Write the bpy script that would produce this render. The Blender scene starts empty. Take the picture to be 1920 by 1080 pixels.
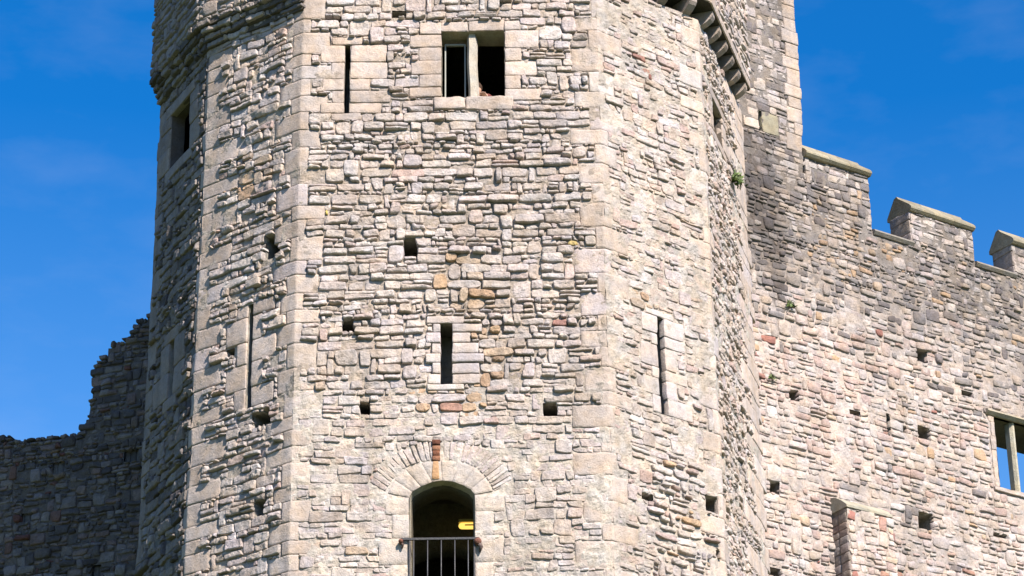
import bpy, math, random
import numpy as np
from math import sin, cos, tan, radians, pi, hypot
from mathutils import Vector, Matrix

S = bpy.context.scene
COL = S.collection
# ------------------------------------------------------------------ camera
F_PX, PITCH, ROLL = 4950.0, radians(26.3), radians(-0.7)
CAM = np.array([0.0, 0.0, 1.6])
FWD = np.array([0, cos(PITCH), sin(PITCH)])
_u0 = np.array([0, -sin(PITCH), cos(PITCH)]); _r0 = np.array([1.0, 0, 0])
RGT = _r0 * cos(ROLL) + _u0 * sin(ROLL)
UPV = -_r0 * sin(ROLL) + _u0 * cos(ROLL)
cd = bpy.data.cameras.new('camera'); cam = bpy.data.objects.new('camera', cd); COL.objects.link(cam)
cd.sensor_width = 36.0; cd.lens = 36.0 * F_PX / 1920.0; cd.clip_start = 0.1; cd.clip_end = 5000
M = Matrix(((RGT[0], UPV[0], -FWD[0], CAM[0]), (RGT[1], UPV[1], -FWD[1], CAM[1]), (RGT[2], UPV[2], -FWD[2], CAM[2]), (0, 0, 0, 1)))
cam.matrix_world = M
S.camera = cam
# ------------------------------------------------------------------ light
SUN_AZ, SUN_EL = radians(32.0), radians(41.0)       # azimuth measured from the -Y axis towards +X
sd = Vector((sin(SUN_AZ) * cos(SUN_EL), -cos(SUN_AZ) * cos(SUN_EL), sin(SUN_EL)))
ld = bpy.data.lights.new('sun', 'SUN'); ld.energy = 5.0; ld.angle = radians(0.5); ld.color = (1.0, 0.905, 0.80)
lo = bpy.data.objects.new('sun', ld); COL.objects.link(lo); lo.rotation_euler = sd.to_track_quat('Z', 'Y').to_euler()
lo.location = (20, -20, 60)
w = bpy.data.worlds.new('World'); S.world = w; w.use_nodes = True
nt = w.node_tree; nt.nodes.clear()
out = nt.nodes.new('ShaderNodeOutputWorld'); bg = nt.nodes.new('ShaderNodeBackground')
sky = nt.nodes.new('ShaderNodeTexSky'); sky.sky_type = 'NISHITA'; sky.sun_disc = False
sky.sun_elevation = SUN_EL; sky.sun_rotation = pi - SUN_AZ
sky.air_density = 1.0; sky.dust_density = 0.3; sky.ozone_density = 3.0; sky.altitude = 50
tint = nt.nodes.new('ShaderNodeMix'); tint.data_type = 'RGBA'; tint.blend_type = 'MULTIPLY'; tint.inputs[0].default_value = 1.0

hs = nt.nodes.new('ShaderNodeHueSaturation'); hs.inputs['Saturation'].default_value = 1.0
# the blue deepens with height in the part of the sky away from the sun
tc0 = nt.nodes.new('ShaderNodeTexCoord'); sx = nt.nodes.new('ShaderNodeSeparateXYZ'); nt.links.new(tc0.outputs['Generated'], sx.inputs[0])
rz0 = nt.nodes.new('ShaderNodeMapRange'); rz0.inputs[1].default_value = .33; rz0.inputs[2].default_value = .50; nt.links.new(sx.outputs[2], rz0.inputs[0])
ry0 = nt.nodes.new('ShaderNodeMapRange'); ry0.inputs[1].default_value = .2; ry0.inputs[2].default_value = .7; nt.links.new(sx.outputs[1], ry0.inputs[0])
cz = nt.nodes.new('ShaderNodeMix'); cz.data_type = 'RGBA'; cz.inputs[6].default_value = (0.64, 1.06, 1.38, 1); cz.inputs[7].default_value = (0.05, 0.70, 1.26, 1); nt.links.new(rz0.outputs[0], cz.inputs[0])
cy0 = nt.nodes.new('ShaderNodeMix'); cy0.data_type = 'RGBA'; cy0.inputs[6].default_value = (0.62, 0.80, 1.10, 1); nt.links.new(ry0.outputs[0], cy0.inputs[0]); nt.links.new(cz.outputs[2], cy0.inputs[7]); nt.links.new(cy0.outputs[2], tint.inputs[7])
nt.links.new(sky.outputs[0], tint.inputs[6]); nt.links.new(tint.outputs[2], hs.inputs['Color'])
# a thin wisp of high cloud
tc = nt.nodes.new('ShaderNodeTexCoord'); mp = nt.nodes.new('ShaderNodeMapping'); mp.inputs['Scale'].default_value = (9, 9, 22)
nz = nt.nodes.new('ShaderNodeTexNoise'); nz.inputs['Scale'].default_value = 1.7; nz.inputs['Detail'].default_value = 6; nz.inputs['Roughness'].default_value = .55
cr = nt.nodes.new('ShaderNodeMapRange'); cr.inputs[1].default_value = .50; cr.inputs[2].default_value = .78; cr.inputs[3].default_value = 0; cr.inputs[4].default_value = .06
mx = nt.nodes.new('ShaderNodeMix'); mx.data_type = 'RGBA'; mx.inputs[7].default_value = (5.0, 5.2, 5.8, 1)
nt.links.new(tc.outputs['Generated'], mp.inputs[0]); nt.links.new(mp.outputs[0], nz.inputs[0]); nt.links.new(nz.outputs[0], cr.inputs[0])
nt.links.new(cr.outputs[0], mx.inputs[0]); nt.links.new(hs.outputs[0], mx.inputs[6]); nt.links.new(mx.outputs[2], bg.inputs[0])
bg.inputs[1].default_value = 0.08
nt.links.new(bg.outputs[0], out.inputs[0])
S.view_settings.view_transform = 'Standard'; S.view_settings.look = 'None'; S.view_settings.gamma = 1
S.view_settings.exposure = 1.05
S.cycles.max_bounces = 6; S.cycles.diffuse_bounces = 1
S.render.filter_size = 1.6

# ------------------------------------------------------------------ helpers
RS = np.random.RandomState(7)
_L = RS.rand(64, 64, 64).astype(np.float32) * 2 - 1
def noise(P, f):
    """value noise -1..1 at points P (N,3)"""
    q = P * f + 1000.0
    i = np.floor(q).astype(int); t = q - i; t = t * t * (3 - 2 * t); i &= 63; j = (i + 1) & 63
    x0, y0, z0 = i.T; x1, y1, z1 = j.T; a, b, c = t.T
    L = _L
    return ((L[x0, y0, z0] * (1 - a) + L[x1, y0, z0] * a) * (1 - b) + (L[x0, y1, z0] * (1 - a) + L[x1, y1, z0] * a) * b) * (1 - c) + \
           ((L[x0, y0, z1] * (1 - a) + L[x1, y0, z1] * a) * (1 - b) + (L[x0, y1, z1] * (1 - a) + L[x1, y1, z1] * a) * b) * c

class MB:
    """collects vertices, faces and colours and links them as ONE mesh object"""
    def __init__(s): s.v = []; s.q = []; s.c = []; s.n = 0
    def add(s, v, q, c):
        v = np.asarray(v, float).reshape(-1, 3); q = np.asarray(q, int)
        if len(q) == 0: return
        if q.shape[1] == 3: q = np.hstack([q, -np.ones((len(q), 1), int)])
        c = np.asarray(c, float)
        if c.ndim == 1: c = np.tile(c[:3], (len(v), 1))
        s.v.append(v); s.q.append(np.where(q < 0, -1, q + s.n)); s.c.append(c[:, :3]); s.n += len(v)
    def build(s, name, mat, parent=None, smooth=True, label=None):
        v = np.vstack(s.v); q = np.vstack(s.q); c = np.vstack(s.c)
        me = bpy.data.meshes.new(name)
        tri = q[:, 3] < 0
        ls = np.where(tri, 3, 4); flat = q.reshape(-1); flat = flat[flat >= 0]
        me.vertices.add(len(v)); me.vertices.foreach_set('co', v.astype(np.float32).ravel())
        me.loops.add(len(flat)); me.loops.foreach_set('vertex_index', flat.astype(np.int32))
        me.polygons.add(len(q)); me.polygons.foreach_set('loop_start', np.concatenate([[0], np.cumsum(ls)[:-1]]).astype(np.int32))
        me.polygons.foreach_set('loop_total', ls.astype(np.int32))
        me.update(calc_edges=True); me.validate()
        me.polygons.foreach_set('use_smooth', np.full(len(me.polygons), smooth))
        at = me.color_attributes.new('Col', 'FLOAT_COLOR', 'POINT')
        at.data.foreach_set('color', np.hstack([c, np.ones((len(c), 1))]).astype(np.float32).ravel())
        me.materials.append(mat)
        o = bpy.data.objects.new(name, me); COL.objects.link(o)
        if parent is not None:
            o.parent = parent; o.matrix_parent_inverse = Matrix.Translation(-parent.location)
            if parent.parent is not None or parent.type != 'EMPTY': o.matrix_parent_inverse = PINV.get(parent.name, Matrix.Identity(4))
            PINV[o.name] = Matrix.Identity(4)
            if parent.type == 'EMPTY': pass
        if label: o['label'] = label
        return o
PINV = {}

def tag(o, label=None, cat=None, group=None, kind=None):
    if label: o['label'] = label
    if cat: o['category'] = cat
    if group: o['group'] = group
    if kind: o['kind'] = kind
    return o
def root(name, loc, label, cat, group=None):
    o = bpy.data.objects.new(name, None); COL.objects.link(o); o.location = loc; o.empty_display_size = .3
    bpy.context.view_layer.update()
    return tag(o, label, cat, group)

# ------------------------------------------------------------------ materials
def mat_attr(name, rough=.9, mott=.35, bump=.5, bscale=38, fine=.5, spec=.25, stain=.0):
    m = bpy.data.materials.new(name); m.use_nodes = True; t = m.node_tree; b = t.nodes['Principled BSDF']
    b.inputs['Roughness'].default_value = rough; b.inputs['Specular IOR Level'].default_value = spec
    a = t.nodes.new('ShaderNodeAttribute'); a.attribute_name = 'Col'
    g = t.nodes.new('ShaderNodeNewGeometry')
    n1 = t.nodes.new('ShaderNodeTexNoise'); n1.inputs['Scale'].default_value = 11; n1.inputs['Detail'].default_value = 5; n1.inputs['Roughness'].default_value = .65
    n2 = t.nodes.new('ShaderNodeTexNoise'); n2.inputs['Scale'].default_value = bscale; n2.inputs['Detail'].default_value = 6; n2.inputs['Roughness'].default_value = .7
    r = t.nodes.new('ShaderNodeMapRange'); r.inputs[1].default_value = .3; r.inputs[2].default_value = .7
    r.inputs[3].default_value = 1 - mott; r.inputs[4].default_value = 1 + mott * .7
    r2 = t.nodes.new('ShaderNodeMapRange'); r2.inputs[1].default_value = .32; r2.inputs[2].default_value = .55
    r2.inputs[3].default_value = 1 - mott * fine * 1.6; r2.inputs[4].default_value = 1.05
    mu = t.nodes.new('ShaderNodeMath'); mu.operation = 'MULTIPLY'
    mx = t.nodes.new('ShaderNodeMix'); mx.data_type = 'RGBA'; mx.blend_type = 'MULTIPLY'; mx.inputs[0].default_value = 1
    # slight hue drift
    n3 = t.nodes.new('ShaderNodeTexNoise'); n3.inputs['Scale'].default_value = 4.5; n3.inputs['Detail'].default_value = 3
    cr = t.nodes.new('ShaderNodeValToRGB'); cr.color_ramp.elements[0].position = .35; cr.color_ramp.elements[1].position = .68
    cr.color_ramp.elements[0].color = (.94, .98, 1.04, 1); cr.color_ramp.elements[1].color = (1.05, 1.0, .92, 1)
    mx2 = t.nodes.new('ShaderNodeMix'); mx2.data_type = 'RGBA'; mx2.blend_type = 'MULTIPLY'; mx2.inputs[0].default_value = 1
    for n in (n1, n2, n3): t.links.new(g.outputs['Position'], n.inputs['Vector'])
    t.links.new(n1.outputs[0], r.inputs[0]); t.links.new(n2.outputs[0], r2.inputs[0])
    t.links.new(r.outputs[0], mu.inputs[0]); t.links.new(r2.outputs[0], mu.inputs[1])
    t.links.new(a.outputs['Color'], mx.inputs[6]); t.links.new(mu.outputs[0], mx.inputs[7])
    t.links.new(n3.outputs[0], cr.inputs[0]); t.links.new(mx.outputs[2], mx2.inputs[6]); t.links.new(cr.outputs[0], mx2.inputs[7])
    mpz = t.nodes.new('ShaderNodeMapping'); mpz.inputs['Scale'].default_value = (2.6, 2.6, .45); t.links.new(g.outputs['Position'], mpz.inputs[0])
    n4 = t.nodes.new('ShaderNodeTexNoise'); n4.inputs['Scale'].default_value = 1.0; n4.inputs['Detail'].default_value = 7; n4.inputs['Roughness'].default_value = .62; t.links.new(mpz.outputs[0], n4.inputs['Vector'])
    c4 = t.nodes.new('ShaderNodeValToRGB'); c4.color_ramp.elements[0].position = .30; c4.color_ramp.elements[1].position = .60
    c4.color_ramp.elements[0].color = (1 - stain, 1 - stain * 1.05, 1 - stain * 1.12, 1); c4.color_ramp.elements[1].color = (1.03, 1.03, 1.03, 1); t.links.new(n4.outputs[0], c4.inputs[0])
    mx3 = t.nodes.new('ShaderNodeMix'); mx3.data_type = 'RGBA'; mx3.blend_type = 'MULTIPLY'; mx3.inputs[0].default_value = 1
    t.links.new(mx2.outputs[2], mx3.inputs[6]); t.links.new(c4.outputs[0], mx3.inputs[7]); t.links.new(mx3.outputs[2], b.inputs['Base Color'])
    bp = t.nodes.new('ShaderNodeBump'); bp.inputs['Strength'].default_value = bump; bp.inputs['Distance'].default_value = .03
    ad = t.nodes.new('ShaderNodeMath'); ad.operation = 'ADD'
    t.links.new(n1.outputs[0], ad.inputs[0]); t.links.new(n2.outputs[0], ad.inputs[1])
    t.links.new(ad.outputs[0], bp.inputs['Height']); t.links.new(bp.outputs[0], b.inputs['Normal'])
    return m
M_RUB = mat_attr('rubble_stone', .92, .26, .8, 30, stain=.24)
M_ASH = mat_attr('ashlar_stone', .88, .20, .6, 42, stain=.22)
M_IRON = mat_attr('iron', .5, .25, .2, 60, spec=.5)
M_RUST = mat_attr('rusty_iron', .9, .4, .6, 60)
M_WOOD = mat_attr('painted_wood', .55, .1, .1, 60, spec=.4)
M_CLOTH = mat_attr('cloth', .9, .15, .2, 90)
M_SKIN = mat_attr('skin', .6, .06, .05, 60, spec=.4)
M_LEAF = mat_attr('leaf', .6, .25, .1, 30, spec=.4)
M_GRASS = mat_attr('grass', .9, .4, .6, 9)

# ------------------------------------------------------------------ wall faces
class Face:
    """a vertical plane from p0 (left) to p1 (right); u runs left to right, h stands out towards the viewer"""
    def __init__(s, p0, p1):
        s.p0 = np.array(p0[:2], float); s.p1 = np.array(p1[:2], float); d = s.p1 - s.p0; s.w = hypot(*d); s.d = d / s.w
        s.n = np.array([s.d[1], -s.d[0]])
    def P(s, u, z, h=0.0):
        u, z, h = np.broadcast_arrays(np.asarray(u, float), np.asarray(z, float), np.asarray(h, float))
        x = s.p0[0] + s.d[0] * u + s.n[0] * h; y = s.p0[1] + s.d[1] * u + s.n[1] * h
        return np.stack([x, y, z], -1)
    def at(s, x, y):
        r = (x - 960) / F_PX * RGT - (y - 540) / F_PX * UPV + FWD
        t = ((s.p0 - CAM[:2]) @ s.n) / (r[:2] @ s.n); p = CAM + r * t
        return float((p[:2] - s.p0) @ s.d), float(p[2])
    def box(s, x0, y0, x1, y1):
        """wall rectangle for a picture rectangle of the feature"""
        a = [s.at(x0, (y0 + y1) / 2), s.at(x1, (y0 + y1) / 2), s.at((x0 + x1) / 2, y0), s.at((x0 + x1) / 2, y1)]
        return (a[0][0], a[1][0], a[3][1], a[2][1])
    def off(s, h, a=0.0, b=0.0):
        return Face(s.p0 + s.n * h - s.d * a, s.p1 + s.n * h + s.d * b)

def vertical(x, y, p0, ang):
    r = (x - 960) / F_PX * RGT - (y - 540) / F_PX * UPV + FWD
    n = np.array([cos(ang), -sin(ang)]); t = ((np.array(p0[:2]) - CAM[:2]) @ n) / (r[:2] @ n)
    return (CAM + r * t)[:2]
Y0 = 34.0
PC0 = vertical(556, 540, (0, Y0), radians(90)); PC1 = vertical(1134, 540, (0, Y0), radians(90))
PD1 = vertical(1332, 540, PC1, radians(52)); PE1 = vertical(1401, 540, PD1, radians(17))
PB0 = vertical(374, 540, PC0, radians(-54)); PA0 = vertical(287, 540, PB0, radians(-29))
FA, FB, FC, FD, FE = Face(PA0, PB0), Face(PB0, PC0), Face(PC0, PC1), Face(PC1, PD1), Face(PD1, PE1)
ZB = 11.6                                           # foot of the tower
KDIR = radians(57); K0 = np.array([3.55, 38.9]); KL = 15.0
FK = Face(K0, K0 + KL * np.array([sin(KDIR), cos(KDIR)]))
LDIR = radians(-73); L1 = np.array([-4.6, 43.2]); LL = 13.0
FL = Face(L1 + LL * np.array([sin(LDIR), cos(LDIR)]), L1)

def undul(P): return .028 * noise(P, .6) + .010 * noise(P, 2.1)

# ------------------------------------------------------------------ palettes (real base colours)
def col(r, g, b): return np.array([r, g, b])
GREY = [col(.455, .405, .365), col(.47, .42, .38), col(.43, .38, .345), col(.485, .44, .40), col(.45, .395, .34), col(.50, .455, .41), col(.435, .38, .33), col(.445, .40, .38), col(.46, .40, .375)]
CREAM = [col(.435, .365, .305), col(.42, .36, .31), col(.45, .385, .33)]
ORANGE = [col(.46, .33, .215), col(.45, .35, .255), col(.47, .38, .29), col(.42, .30, .205)]
PINK = [col(.44, .36, .315), col(.41, .315, .275), col(.46, .385, .34), col(.43, .34, .30)]
RED = [col(.33, .16, .125), col(.30, .17, .14), col(.36, .22, .17)]
DARK = [col(.25, .225, .21), col(.22, .20, .19), col(.29, .265, .245), col(.19, .17, .165)]
YEL = [col(.50, .40, .12), col(.46, .36, .15)]
def pick(rng, mix):
    r = rng.random() * sum(w for _, w in mix)
    for p, w in mix:
        r -= w
        if r <= 0: break
    c = rng.choice(p) * np.array([1.0, .975, 1.0]) * (1 + rng.gauss(0, .07))
    return np.clip(c, .02, .75)

# ------------------------------------------------------------------ stones
def grid_quads(nu, nv):
    i = np.arange(nu - 1)[:, None]; j = np.arange(nv - 1)[None]
    a = i * nv + j
    return np.stack([a, a + nv, a + nv + 1, a + 1], -1).reshape(-1, 4)

def add_stones(mb, face, st, lite=False, wob=.012, back=.07, und=True):
    """st: list of (corners[4][2], relief, bevel, round, colour, h0); corners in order 00,10,11,01"""
    if not st: return
    N = len(st)
    C4 = np.array([s[0] for s in st], float); rel = np.array([s[1] for s in st]); bev = np.array([s[2] for s in st]); rnd = np.array([s[3] for s in st])
    colr = np.array([s[4] for s in st]); h0 = np.array([s[5] for s in st])
    W = .5 * (np.linalg.norm(C4[:, 1] - C4[:, 0], axis=1) + np.linalg.norm(C4[:, 2] - C4[:, 3], axis=1))
    H = .5 * (np.linalg.norm(C4[:, 3] - C4[:, 0], axis=1) + np.linalg.norm(C4[:, 2] - C4[:, 1], axis=1))
    def axis(L, inner):
        hw = L / 2; b = np.minimum(bev, .8 * hw) / hw
        if lite: offs = np.stack([0 * b, .3 * b, b], 1); f = np.array([0, .78, 1.0])
        else: offs = np.stack([0 * b, .12 * b, .45 * b, b], 1); f = np.array([0, .58, .9, 1.0])
        lo = -1 + offs; hi = (1 - offs)[:, ::-1]
        e = lo[:, -1:]; ins = np.linspace(0, 1, inner + 2)[1:-1]
        mid = e + (-2 * e) * ins
        return np.concatenate([lo, mid, hi], 1), np.concatenate([f, np.ones(inner), f[::-1]])
    A, fa = axis(W, 2 if lite else 6); B, fb = axis(H, 1 if lite else 3)
    nu, nv = A.shape[1], B.shape[1]
    a = np.repeat(A[:, :, None], nv, 2); b = np.repeat(B[:, None, :], nu, 1)
    mn = np.minimum(W, H)
    ru = (rnd * np.minimum(1, mn / W))[:, None, None]; rv = (rnd * np.minimum(1, mn / H))[:, None, None]
    a2 = a * (1 - ru * np.abs(b) ** 4); b2 = b * (1 - rv * np.abs(a) ** 4)
    s = (a2 + 1) / 2; t = (b2 + 1) / 2
    def cc(k, ax): return C4[:, k, ax][:, None, None]
    U = (cc(0, 0) * (1 - s) + cc(1, 0) * s) * (1 - t) + (cc(3, 0) * (1 - s) + cc(2, 0) * s) * t
    Z = (cc(0, 1) * (1 - s) + cc(1, 1) * s) * (1 - t) + (cc(3, 1) * (1 - s) + cc(2, 1) * s) * t
    f = fa[None, :, None] * fb[None, None, :]
    rg = np.random.RandomState(N)
    tu = rg.normal(0, .10, N)[:, None, None]; tv = rg.normal(-.06, .12, N)[:, None, None]
    R = rel[:, None, None]; flat = (bev < .02)[:, None, None]
    k = np.where(flat, .2, 1.0)
    hh = R * f ** .8 * (1 + k * (tu * a + tv * b) + k * .04 * (1 - a * a) * (1 - b * b))
    edge = np.broadcast_to(f <= 0, hh.shape)
    hh = np.where(edge, -back, hh) + h0[:, None, None]
    P = face.P(U, Z, 0.0).reshape(-1, 3)
    sid = np.repeat(np.arange(N), nu * nv)[:, None] * np.array([[.37, .11, .73]])
    amp = wob * np.where(flat, .6, 1.0) * np.ones_like(hh)
    h = hh.reshape(-1) + np.where(edge.reshape(-1), 0, 1) * amp.reshape(-1) * (noise(P + sid, 8) + .75 * noise(P + sid, 19) + .55 * noise(P + sid, 41))
    if und: h = h + undul(P)
    ju = (amp.reshape(-1)) * (1.1 * noise(P + sid + 5.5, 7) + .6 * noise(P + sid, 19)); jz = (amp.reshape(-1)) * (1.0 * noise(P + sid + 9.5, 7) + .6 * noise(P + sid + 2.2, 19))
    V = face.P(U.reshape(-1) + ju, Z.reshape(-1) + jz, h)
    g = grid_quads(nu, nv); Q = (g[None] + (np.arange(N) * nu * nv)[:, None, None]).reshape(-1, 4)
    cv = np.repeat(colr, nu * nv, 0)
    mb.add(V, Q, cv)

def q4(ua, ub, za, zb, g=0.0, j=0.0, rng=None):
    c = [[ua + g, za + g], [ub - g, za + g], [ub - g, zb - g], [ua + g, zb - g]]
    if j and rng:
        c = [[p[0] + rng.gauss(0, j), p[1] + rng.gauss(0, j * .8)] for p in c]
    return c

def rubble(face, u0, u1, z0, z1, ex, rng, hr=(.075, .17), lr=(1.3, 3.6), style=None, top=None):
    """returns a stone list filling the region minus the excluded rectangles"""
    style = style or (lambda u, z: dict(rel=.045, gap=.009, bev=.035, rnd=.12, mix=[(GREY, 1)]))
    ex = list(ex); rows = []; z = z0
    while z < z1:
        h = rng.uniform(*hr)
        if rng.random() < .18: h *= .65
        rows.append((z, min(z + h, z1))); z += h
    res = []
    ph = [rng.uniform(0, 6.28) for _ in range(4)]
    def warp(u, z): return .010 * sin(u * 1.6 + ph[0] + z * .9) + .006 * sin(u * 5.3 + ph[1] - z * 1.7)
    def emit(ua, ub, za, zb):
        um, zm = (ua + ub) / 2, (za + zb) / 2
        if top is not None and zb > top(um): return
        s = style(um, zm)
        if rng.random() < s.get('miss', 0): return
        g = s['gap'] * rng.uniform(.5, 1.6)
        w_, h_ = ub - ua, zb - za
        g = min(g, .2 * w_, .2 * h_)
        c = q4(ua, ub, za, zb, g, min(.16 * h_, .014), rng)
        c = [[p[0], p[1] + warp(p[0], p[1])] for p in c]
        rel = s['rel'] * max(.25, rng.gauss(1, .35))
        if w_ < .1: rel *= .8
        res.append((c, rel, min(s['bev'] * rng.uniform(.7, 1.3), .48 * min(w_, h_)), s['rnd'] * rng.uniform(.5, 1.6), pick(rng, s['mix']) * s.get('k', 1.0), s.get('h0', 0) + rng.gauss(0, s['rel'] * .15)))
    for k, (za, zb) in enumerate(rows):
        h = zb - za
        if h < .03: continue
        act = [e for e in ex if e[2] < zb - .1 * h and e[3] > za + .1 * h and e[1] > u0 and e[0] < u1]
        bp = sorted({u0, u1, *[min(max(v, u0), u1) for e in act for v in (e[0], e[1])]})
        segs = []
        for a, b in zip(bp, bp[1:]):
            if b - a < .004: continue
            m = (a + b) / 2; lo, hi = za, zb; dead = False
            for e in act:
                if e[0] <= m <= e[1]:
                    if e[2] <= lo + .01 and e[3] >= hi - .01: dead = True
                    elif e[2] <= lo: lo = max(lo, e[3])
                    elif e[3] >= hi: hi = min(hi, e[2])
                    else:
                        if e[2] - lo > hi - e[3]: hi = e[2]
                        else: lo = e[3]
            if dead or hi - lo < .03: continue
            if segs and abs(segs[-1][1] - a) < .006 and abs(segs[-1][2] - lo) < .012 and abs(segs[-1][3] - hi) < .012: segs[-1][1] = b
            else: segs.append([a, b, lo, hi])
        for a, b, lo, hi in segs:
            x = a
            while x < b - .01:
                hh = hi - lo; l = hh * rng.uniform(*lr)
                if rng.random() < .22: l = hh * rng.uniform(.7, 1.2)
                l = min(max(l, .06), .62)
                if b - x - l < .07: l = b - x
                if l > .75: l = l / 2
                full = (lo == za and hi == zb)
                if full and k + 1 < len(rows) and rng.random() < .10 and l < .36 and rows[k + 1][1] - za < .32:
                    nz1 = rows[k + 1][1]
                    if not any(e[0] < x + l and e[1] > x and e[2] < nz1 and e[3] > zb for e in ex):
                        emit(x, x + l, lo, nz1); ex.append((x, x + l, zb, nz1)); x += l; continue
                if hh > .12 and rng.random() < .16:
                    m = lo + hh * rng.uniform(.38, .62)
                    emit(x, x + l, lo, m)
                    if l > .24 and rng.random() < .6:
                        c = x + l * rng.uniform(.35, .65); emit(x, c, m, hi); emit(c, x + l, m, hi)
                    else: emit(x, x + l, m, hi)
                else: emit(x, x + l, lo, hi)
                x += l
    return res

def backing(mb, face, u0, u1, z0, z1, holes, depth, colfn, res=.035, top=None, und=True, mamp=1.0):
    us = np.unique(np.concatenate([np.arange(u0, u1, res), [u1], [v for h in holes for v in h[:2] if u0 < v < u1]]))
    zs = np.unique(np.concatenate([np.arange(z0, z1, res), [z1], [v for h in holes for v in h[2:4] if z0 < v < z1]]))
    U, Z = np.meshgrid(us, zs, indexing='ij'); P = face.P(U, Z, 0).reshape(-1, 3)
    h = -np.vectorize(depth)(U, Z).reshape(-1) + mamp * (.014 * noise(P, 2.6) + .013 * noise(P, 7.5) + .009 * noise(P, 17) + .006 * noise(P, 33)) + (undul(P) if und else 0)
    V = face.P(U.reshape(-1), Z.reshape(-1), h)
    q = grid_quads(len(us), len(zs)); cu = (U.reshape(-1)[q]).mean(1); cz = (Z.reshape(-1)[q]).mean(1)
    keep = np.ones(len(q), bool)
    for a in holes: keep &= ~((cu > a[0]) & (cu < a[1]) & (cz > a[2]) & (cz < a[3]))
    if top is not None: keep &= cz < np.array([top(x) - .02 for x in cu])
    c = np.array([colfn(a, b) for a, b in zip(U.reshape(-1), Z.reshape(-1))])
    mb.add(V, q[keep], c * (1 + .12 * noise(P, 5)[:, None]))

def tunnel(mb, face, r, h0, h1, c, bottom=True, close=True, splay=0.0):
    """the lining of a rectangular hole, running inwards from h0 to h1"""
    ua, ub, za, zb = r; n = max(2, int((h0 - h1) / .08)); loop = [(ua, za), (ub, za), (ub, zb), (ua, zb)]
    pts = []
    for i in range(4):
        p, q = loop[i], loop[(i + 1) % 4]; m = 5
        for k in range(m): pts.append((p[0] + (q[0] - p[0]) * k / m, p[1] + (q[1] - p[1]) * k / m))
    m = len(pts); V = []
    for k in range(n + 1):
        t = k / n; cu, cz = (ua + ub) / 2, (za + zb) / 2
        for (u, z) in pts: V.append(face.P(u + (u - cu) * splay * t, z + (z - cz) * splay * .4 * t, h0 + (h1 - h0) * t + (1 - t) * float(undul(face.P(u, z, 0)[None])[0])))
    V = np.array(V); V = V + .008 * np.stack([noise(V, 9), noise(V + 3, 9), noise(V + 7, 9)], -1) * (np.repeat(np.arange(n + 1) > 0, m)[:, None])
    Q = [[k * m + i, (k + 1) * m + i, (k + 1) * m + (i + 1) % m, k * m + (i + 1) % m] for k in range(n) for i in range(m)]
    mb.add(V, Q, c)
    if close:
        Cn = face.P([ua - .05, ub + .05, ub + .05, ua - .05], [za - .05, za - .05, zb + .05, zb + .05], h1 + .004); mb.add(Cn, [[0, 1, 2, 3]], c)

def slab(mb, face, ua, ub, za, zb, h0, h1, c, bev=.008):
    """bevelled block standing between h0 (back) and h1 (front)"""
    hs_ = [h0, h1 - bev, h1]; ins = [0, 0, bev]; V = []
    for h, i in zip(hs_, ins):
        for u, z in ((ua + i, za + i), (ub - i, za + i), (ub - i, zb - i), (ua + i, zb - i)): V.append(face.P(u, z, h))
    Q = [[3, 2, 1, 0]]
    for k in range(2):
        for i in range(4): Q.append([k * 4 + i, k * 4 + (i + 1) % 4, k * 4 + 4 + (i + 1) % 4, k * 4 + 4 + i])
    Q.append([8, 9, 10, 11]); mb.add(np.array(V), Q, c)

def prism(mb, prof, path_a, path_b, c):
    """sweep a closed profile [(x,y,z)...] given at two ends"""
    a = np.array(path_a); b = np.array(path_b); n = len(a)
    mb.add(np.vstack([a, b]), [[i, (i + 1) % n, n + (i + 1) % n, n + i] for i in range(n)], c)
    for base, s in ((a, 1), (b, -1)):
        cen = base.mean(0); V = np.vstack([base, cen[None]])
        mb.add(V, [[i, (i + 1) % n, n][::s] for i in range(n)], c)

def tube(mb, pts, r, c, n=8):
    pts = np.array(pts, float); rr = r if hasattr(r, '__len__') else [r] * len(pts); V = []
    for i, p in enumerate(pts):
        t = pts[min(i + 1, len(pts) - 1)] - pts[max(i - 1, 0)]; t /= np.linalg.norm(t)
        a = np.cross(t, [0, 0, 1.0]); 
        if np.linalg.norm(a) < .05: a = np.cross(t, [1.0, 0, 0])
        a /= np.linalg.norm(a); b = np.cross(t, a)
        for k in range(n):
            w_ = 2 * pi * k / n; V.append(p + rr[i] * (a * cos(w_) + b * sin(w_)))
    m = len(pts); Q = [[i * n + k, i * n + (k + 1) % n, (i + 1) * n + (k + 1) % n, (i + 1) * n + k] for i in range(m - 1) for k in range(n)]
    V += [pts[0], pts[-1]]; Q2 = [[(k + 1) % n, k, m * n] for k in range(n)] + [[(m - 1) * n + k, (m - 1) * n + (k + 1) % n, m * n + 1] for k in range(n)]
    Q += [q + [-1] for q in Q2]
    mb.add(np.array(V), Q, c)

def ashlar(face, ua, ub, za, zb, rng, rel=.028, pal=CREAM, g=.003, k=1.0, bev=.012, h0=.0):
    return (q4(ua, ub, za, zb, g, .0035, rng), rel * rng.uniform(.8, 1.25), bev, .04, pick(rng, [(pal, 1)]) * k, h0)

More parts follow.
